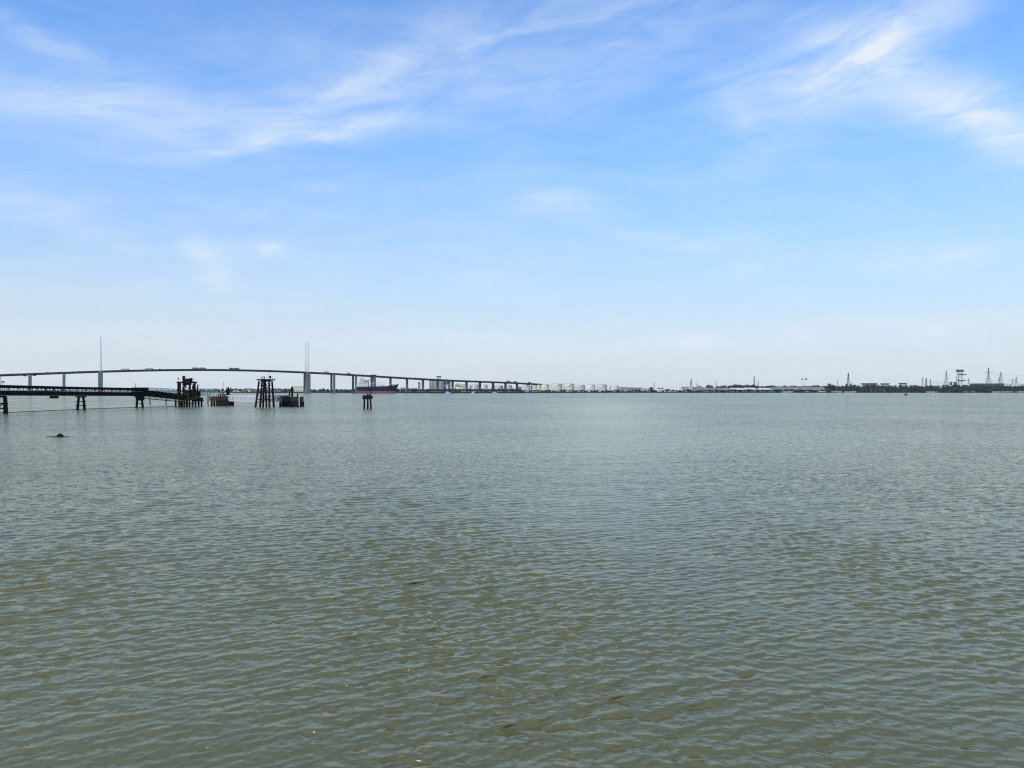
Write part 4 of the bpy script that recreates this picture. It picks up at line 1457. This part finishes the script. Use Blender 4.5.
def pylon(px, ytop, D, half, arms, material, label, thick=0.55, cat='pylon'):
    z0 = 6.5
    x = WX(px, D)
    zt = WZ(ytop, D)
    o = thing('power_pylon', (x, D, z0), label, cat, 'power pylons and lattice masts')
    H = zt - z0
    body = MB()
    lv = [0, 0.2, 0.38, 0.54, 0.68, 0.8, 0.9, 1.0]

    def hw(f):
        return half * (1 - f) ** 1.35 + 0.7
    for i in range(len(lv) - 1):
        f0, f1 = lv[i], lv[i + 1]
        for sx, sy in ((-1, -1), (1, -1), (1, 1), (-1, 1)):
            body.beam((x + sx * hw(f0), D + sy * hw(f0), z0 + H * f0), (x + sx * hw(f1), D + sy * hw(f1), z0 + H * f1), thick)
            nx, ny = -sy, sx
            body.beam((x + sx * hw(f0), D + sy * hw(f0), z0 + H * f0), (x + nx * hw(f1), D + ny * hw(f1), z0 + H * f1), thick * 0.6)
    body.build('lattice_body', material, o)
    tips = []
    for f, w in arms:
        z = z0 + H * f
        for s in (-1, 1):
            m = MB()
            m.beam((x + s * hw(f), D, z), (x + s * w, D, z + 0.4), thick * 1.1)
            m.beam((x + s * hw(f), D, z + H * 0.035), (x + s * w, D, z + 0.5), thick * 0.8)
            a = m.build('cross_arm', material, o)
            MB().beam((x + s * w, D, z + 0.3), (x + s * w, D, z - 2.6), 0.35).build('insulator', material, a)
            tips.append(Vector((x + s * w, D, z - 2.6)))
    return o, tips


pylon(691.2, 378.6, 2900, 4.5, ((.80, 3.5), (.62, 3.5)), lat_dark, 'slim dark lattice mast right of the white silos', 0.8, 'mast')
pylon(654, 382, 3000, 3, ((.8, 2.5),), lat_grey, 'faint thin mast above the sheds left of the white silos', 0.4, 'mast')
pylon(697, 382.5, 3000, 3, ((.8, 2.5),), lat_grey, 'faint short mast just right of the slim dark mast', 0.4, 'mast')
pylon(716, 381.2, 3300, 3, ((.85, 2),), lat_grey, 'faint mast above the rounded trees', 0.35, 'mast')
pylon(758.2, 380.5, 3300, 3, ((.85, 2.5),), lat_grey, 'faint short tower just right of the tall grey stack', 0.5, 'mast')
_, tA = pylon(848.3, 372.6, 2900, 5, ((.86, 4), (.70, 5.5), (.54, 4.5)), lat_dark, 'dark pylon rising from the wood right of the rounded tree', 0.75)
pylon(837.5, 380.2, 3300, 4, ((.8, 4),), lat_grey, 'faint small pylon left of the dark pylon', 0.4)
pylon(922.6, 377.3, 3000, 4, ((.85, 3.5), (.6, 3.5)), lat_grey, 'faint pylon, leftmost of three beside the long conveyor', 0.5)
pylon(926.2, 377.9, 2800, 4, ((.85, 3), (.6, 3)), lat_dark, 'dark pylon, middle one of three beside the long conveyor', 0.75)
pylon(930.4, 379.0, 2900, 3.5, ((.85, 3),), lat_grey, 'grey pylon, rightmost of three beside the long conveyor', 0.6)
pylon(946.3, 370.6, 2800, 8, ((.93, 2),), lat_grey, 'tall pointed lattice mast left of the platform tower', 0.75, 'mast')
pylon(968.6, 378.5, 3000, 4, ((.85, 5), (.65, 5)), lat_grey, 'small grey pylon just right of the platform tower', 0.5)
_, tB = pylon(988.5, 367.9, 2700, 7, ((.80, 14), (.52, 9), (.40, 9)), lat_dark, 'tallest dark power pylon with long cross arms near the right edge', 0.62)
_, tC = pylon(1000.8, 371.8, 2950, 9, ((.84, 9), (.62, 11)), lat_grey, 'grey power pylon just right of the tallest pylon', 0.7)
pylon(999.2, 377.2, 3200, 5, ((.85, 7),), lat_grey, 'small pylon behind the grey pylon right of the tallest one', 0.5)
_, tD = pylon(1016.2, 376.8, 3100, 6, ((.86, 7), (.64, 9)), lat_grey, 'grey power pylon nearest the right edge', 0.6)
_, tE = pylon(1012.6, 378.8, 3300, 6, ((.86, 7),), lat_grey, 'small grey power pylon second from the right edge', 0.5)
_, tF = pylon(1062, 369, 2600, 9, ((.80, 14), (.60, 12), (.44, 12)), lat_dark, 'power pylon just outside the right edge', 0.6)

# wires
wire_m = mat('wire_aluminium', (0.30, 0.32, 0.33), 0.5, 0.05, 0.5)


def span(a, b, label):
    cu = MB()
    n = 14
    last = None
    for i in range(n + 1):
        f = i / n
        p = a.lerp(b, f) - Vector((0, 0, 7 * 4 * f * (1 - f)))
        if last:
            cu.tube(last, p, 0.11, None, 4)
        last = p
    tag(cu.build('power_line', wire_m), label, 'power line', 'power lines')


for k in range(6):
    span(tB[k], tF[k], 'overhead power line strung from the tallest pylon out of the right edge')
for k in range(0, 4):
    span(tC[k], tB[k], 'overhead power line between the tallest pylon and the grey one beside it')
for k in range(0, 4):
    span(tC[k], tD[k], 'overhead power line between the two grey pylons near the right edge')

# tall grey stack
D = 3000
x = WX(754.2, D)
o = thing('chimney_stack', (x, D, 6), 'tall slim grey stack with ringed galleries above the white warehouses', 'chimney')
MB().lathe(x, D, [(2.6, 6), (1.9, WZ(376.4, D))], 14).build('flue', lat_grey, o, True)
for q in (377, 378.8, 380.6, 382.4):
    MB().lathe(x, D, [(2.2, WZ(q, D)), (3.3, WZ(q, D) + .1), (3.3, WZ(q, D) + 1.2), (2.2, WZ(q, D) + 1.3)], 14).build('gallery', lat_grey, o, True)
# pair of floodlight masts
for px, lab in ((802.4, 'tall floodlight mast with dark lamp head, left one of a pair above the sheds'), (806, 'tall floodlight mast with dark lamp head, right one of a pair above the sheds')):
    D = 2650
    x = WX(px, D)
    o = thing('floodlight_mast', (x, D, 6), lab, 'floodlight', 'floodlight masts')
    MB().beam((x, D, 6), (x, D, WZ(379.4, D)), 0.5, 0.5, 0.3).build('pole', lat_grey, o)
    w = 2.2 if px < 804 else 3.4
    MB().box(x - w, x + w, D - 1, D + 1, WZ(379.9, D), WZ(378.5, D)).build('lamp_head', lat_dark, o)

# platform tower at the right
D = 2600
o = thing('platform_tower', (WX(961, D), D, 5), 'steel tower with three platforms and a dark top cabin above the right bank', 'tower')
for px, top in ((957.6, 371.8), (959.2, 371.8), (962.2, 371.8)):
    for dd in (-4, 4):
        MB().beam((WX(px, D), D + dd, 5), (WX(px, D), D + dd, WZ(top, D)), 0.9).build('leg', lat_grey, o)
MB().box(WX(956.9, D), WX(962.9, D), D - 6, D + 6, WZ(371.8, D), WZ(369.6, D)).build('top_cabin', lat_dark, o)
MB().box(WX(958.4, D), WX(965.6, D), D - 6, D + 6, WZ(375.0, D), WZ(374.1, D)).build('platform', lat_dark, o)
MB().box(WX(958.0, D), WX(965.0, D), D - 6, D + 6, WZ(381.0, D), WZ(380.1, D)).build('platform', lat_dark, o)
m = MB()
for dd in (-4, 4):
    m.beam((WX(957.6, D), D + dd, WZ(384, D)), (WX(962.2, D), D + dd, WZ(380.5, D)), 0.5)
    m.beam((WX(957.6, D), D + dd, WZ(380, D)), (WX(962.2, D), D + dd, WZ(375, D)), 0.5)
    m.beam((WX(962.2, D), D + dd, WZ(374, D)), (WX(958.6, D), D + dd, WZ(371.8, D)), 0.5)
m.build('brace', lat_grey, o)
MB().beam((WX(956, D), D, 5), (WX(956.4, D), D, WZ(376.5, D)), 0.9).build('lift_mast', lat_grey, o)
# conveyor with end houses
o = thing('overland_conveyor', (WX(942, D), D, 5), 'long thin conveyor line over the trees left of the platform tower', 'conveyor')
MB().beam((WX(929, D), D, WZ(382.9, D)), (WX(956, D), D, WZ(382.7, D)), 1.6, 1.0).build('gallery', lat_grey, o)
for px in (931, 937, 943, 949.5):
    MB().beam((WX(px, D), D, 5), (WX(px, D), D, WZ(383.1, D)), 0.8).build('leg', lat_grey, o)
for px, w in ((951.2, 0.7), (955.2, 0.9)):
    MB().box(WX(px - w, D), WX(px + w, D), D - 3, D + 3, WZ(385, D), WZ(381.8, D)).build('end_house', lat_dark, o)


# ------------------------------------------------------------------ trees
def leaf_mat(name, a, b):
    m = bpy.data.materials.new(name)
    m.use_nodes = True
    t = m.node_tree
    bs = t.nodes['Principled BSDF']
    tc = N(t, 'ShaderNodeTexCoord')
    oi = N(t, 'ShaderNodeObjectInfo')
    n1 = NOISE(t, tc.outputs['Object'], 0.5, 3, 0.6)
    f = M(t, 'ADD', M(t, 'MULTIPLY', SMOOTH(t, n1, 0.35, 0.65), 0.6), M(t, 'MULTIPLY', oi.outputs['Random'], 0.4))
    t.links.new(MIX(t, f, a, b), bs.inputs['Base Color'])
    bs.inputs['Roughness'].default_value = 0.85
    bs.inputs['Specular IOR Level'].default_value = 0.1
    return m


leaf_dark = leaf_mat('foliage_dark', (0.016, 0.034, 0.017, 1), (0.034, 0.062, 0.028, 1))
leaf_mid = leaf_mat('foliage_mid', (0.022, 0.042, 0.020, 1), (0.046, 0.076, 0.034, 1))
bark = mat('bark', (0.07, 0.055, 0.04), 0.95, 0.3, 1.0)


def crown_mesh(seed, H, W, lobes, n, lm):
    r = np.random.default_rng(seed)
    vs, fs = [], []
    cs = []
    for i in range(lobes):
        a = r.uniform(0, 6.28)
        d = r.uniform(0.0, 0.55) * W / 2
        cs.append((d * math.cos(a), d * math.sin(a), H * r.uniform(0.30, 0.84), W * r.uniform(0.24, 0.38), H * r.uniform(0.15, 0.24)))
    for i in range(n):
        c = cs[r.integers(len(cs))]
        v = r.normal(size=3)
        v /= np.linalg.norm(v)
        k = r.uniform(0.55, 1.08)
        p = np.array([c[0] + v[0] * c[3] * k, c[1] + v[1] * c[3] * k, min(c[2] + v[2] * c[4] * k, H * r.uniform(.92, 1.02))])
        s = r.uniform(0.5, 1.15)
        q = r.normal(size=3)
        q = q - v * q.dot(v) * 0.6
        q /= np.linalg.norm(q)
        w = np.cross(v + 0.35 * r.normal(size=3), q)
        w /= np.linalg.norm(w) + 1e-6
        o_ = len(vs)
        vs += [tuple(p - q * s * 0.6), tuple(p + w * s * 0.55), tuple(p + q * s), tuple(p - w * s * 0.5)]
        fs.append((o_, o_ + 1, o_ + 2, o_ + 3))
    me = bpy.data.meshes.new('crown')
    me.from_pydata(vs, [], fs)
    me.update()
    me.materials.append(lm)
    return me


def trunk_mesh(seed, H):
    r = np.random.default_rng(seed)
    m = MB()
    m.tube((0, 0, -0.5), (0, 0, H * 0.4), 0.42, 0.3, 7)
    m.tube((0, 0, H * 0.38), (0.3, 0.1, H * 0.72), 0.28, 0.12, 6)
    for k in range(4):
        a = r.uniform(0, 6.28)
        m.tube((0, 0, H * r.uniform(.25, .4)), (math.cos(a) * H * .18, math.sin(a) * H * .18, H * r.uniform(.5, .65)), 0.18, 0.06, 5)
    me = bpy.data.meshes.new('trunk')
    me.from_pydata(m.v, [], m.f)
    me.update()
    me.materials.append(bark)
    return me


PROTO = []
for i, (H, W, lb, n, lm) in enumerate(((13, 13, 7, 460, leaf_dark), (15, 12, 8, 480, leaf_mid), (11, 14, 7, 440, leaf_dark), (16, 15, 9, 560, leaf_dark),
                                       (12, 10, 6, 380, leaf_mid), (9, 12, 6, 340, leaf_mid), (18, 13, 9, 560, leaf_dark))):
    PROTO.append((H, W, crown_mesh(100 + i, H, W, lb + 3, int(n * 1.7), lm), trunk_mesh(200 + i, H)))


def tree(px, D, height, width, label, group, k=None):
    k = random.randrange(len(PROTO)) if k is None else k
    H, W, cm, tm = PROTO[k]
    z = gz(px, D)
    o = thing('bank_tree', (WX(px, D), D, z - 0.2), label, 'tree', group)
    s = height / H
    sw = width / W
    o.scale = (sw, sw, s)
    o.rotation_euler.z = random.uniform(0, 6.28)
    for nm, me in (('crown', cm), ('trunk', tm)):
        c = bpy.data.objects.new(nm, me)
        C.objects.link(c)
        c.parent = o


def row(px0, px1, step, back, top, jit, label, group, wide=1.15):
    px = px0
    while px < px1:
        q = px + random.uniform(-.3, .3) * step
        D = shore_d(q) + back + random.uniform(-12, 25)
        y = top(q) + random.uniform(-jit, jit)
        h = WZ(y, D) - gz(q, D)
        w = step * D / F * wide * random.uniform(.9, 1.5)
        tree(q, D, max(h, 4), w, label(q) if callable(label) else label, group)
        px += step


row(196, 232, 4.6, 60, lambda p: 388.9, .5, 'hazy green tree on the far shore behind the conveyor jetty', 'far trees behind the jetty')
row(232, 296, 4.4, 85, lambda p: 388.2, .5, 'dark green tree behind the far houses left of the right pylon', 'far trees behind the houses')
row(310, 402, 4.4, 45, lambda p: 388.7, .6, 'hazy green tree between the right pylon and the tanker bow', 'far trees around the tanker')
row(402, 520, 3.6, 30, lambda p: 388.8, .5, 'small dark tree behind the working quay', 'trees behind the quay')
row(522, 622, 4.0, 14, lambda p: 390.0, .4, 'low dark shrub tree on the bank in front of the storage tanks', 'shrub trees before the tanks')
row(618, 700, 3.0, 14, lambda p: 390.2 if (int(p / 9) % 2) else 389.2, .5, 'low dark tree on the bank before the sheds and silos', 'trees before the sheds')
for px, y, w in ((629, 387.0, 18), (651, 386.8, 20), (662, 387.4, 14), (699, 385.4, 20), (708.5, 384.2, 22), (711.5, 384.8, 16), (717, 385.6, 16)):
    D = shore_d(px) + 110
    tree(px, D, WZ(y, D) - gz(px, D), w, {629: 'round tree over the grey sheds right of the tanks', 651: 'round tree behind the sheds left of the white silos', 662: 'tree just left of the white silos',
         699: 'rounded dark tree right of the slim mast', 708.5: 'tallest rounded dark tree left of the white warehouses', 711.5: 'dark tree overlapping the right of the tallest rounded tree',
         717: 'dark tree second right of the tallest rounded tree'}[px], 'single trees over the sheds', 3)
row(719, 772, 2.5, 130, lambda p: 384.7 + (0 if 732 < p < 754 else .9), .5, 'dark tree in the belt behind the three white warehouses', 'tree belt behind the warehouses', 2.2)
row(700, 832, 3.2, 12, lambda p: 389.4, .6, 'low dark shrub tree on the bank before the warehouses', 'shrub trees before the warehouses', 1.8)
row(770, 828, 2.7, 170, lambda p: 385.2, .5, 'dark tree behind the sheds below the floodlights', 'trees behind the right sheds', 2.0)
for px, y, w, lb in ((829.5, 382.9, 24, 'tallest rounded tree at the left end of the right-hand wood'), (833, 384.2, 18, 'rounded tree just right of the tallest at the left end of the wood')):
    D = shore_d(px) + 60
    tree(px, D, WZ(y, D) - gz(px, D), w, lb, 'single trees over the sheds', 3)
def wood_lab(row_name):
    def f(px):
        for lim, where in ((847, 'between the rounded tree and the dark pylon'), (880, 'below the left pair of dark flat roofs'), (912, 'below the right pair of dark flat roofs'),
                           (940, 'below the three pylons by the conveyor'), (970, 'below the platform tower'), (1003, 'below the tallest pylon'), (9999, 'at the right edge')):
            if px < lim:
                return '%s tree of the right bank wood, %s' % (row_name, where)
    return f

row(835, 1032, 4.0, 90, lambda p: 384.7 + .35 * math.sin(p * .07), .5, wood_lab('tall rear'), 'wood along the right far bank', 1.3)
row(833, 1032, 4.0, 45, lambda p: 386.2, .6, wood_lab('mid-height'), 'wood along the right far bank', 1.3)
row(842, 1032, 4.4, 16, lambda p: 388.6, .7, wood_lab('low front'), 'wood along the right far bank', 1.2)
for px, y, w, lb in ((846.5, 382.6, 12, 'small dark tree at the left foot of the dark pylon'), (850.8, 382.5, 12, 'small dark tree at the right foot of the dark pylon')):
    tree(px, 2650, WZ(y, 2650) - 6, w, lb, 'trees at the pylon foot', 3)

# ------------------------------------------------------------------ haze: one closed box of pale air
me = bpy.data.meshes.new('haze')
_b = MB().box(-16000, 16000, -60, 15300, -4.0, 145.0)
me.from_pydata(_b.v, [], _b.f)
me.update()
hm = bpy.data.materials.new('haze_air')
hm.use_nodes = True
ht = hm.node_tree
ht.nodes.clear()
hv = N(ht, 'ShaderNodeVolumePrincipled')
hv.inputs['Color'].default_value = (0.90, 0.95, 1.0, 1)
hv.inputs['Density'].default_value = 0.000016
hv.inputs['Anisotropy'].default_value = 0.0
ho = N(ht, 'ShaderNodeOutputMaterial')
ht.links.new(hv.outputs[0], ho.inputs['Volume'])
me.materials.append(hm)
hz = bpy.data.objects.new('haze', me)
C.objects.link(hz)
tag(hz, 'thin pale haze in the air over the river', None, None, 'stuff')
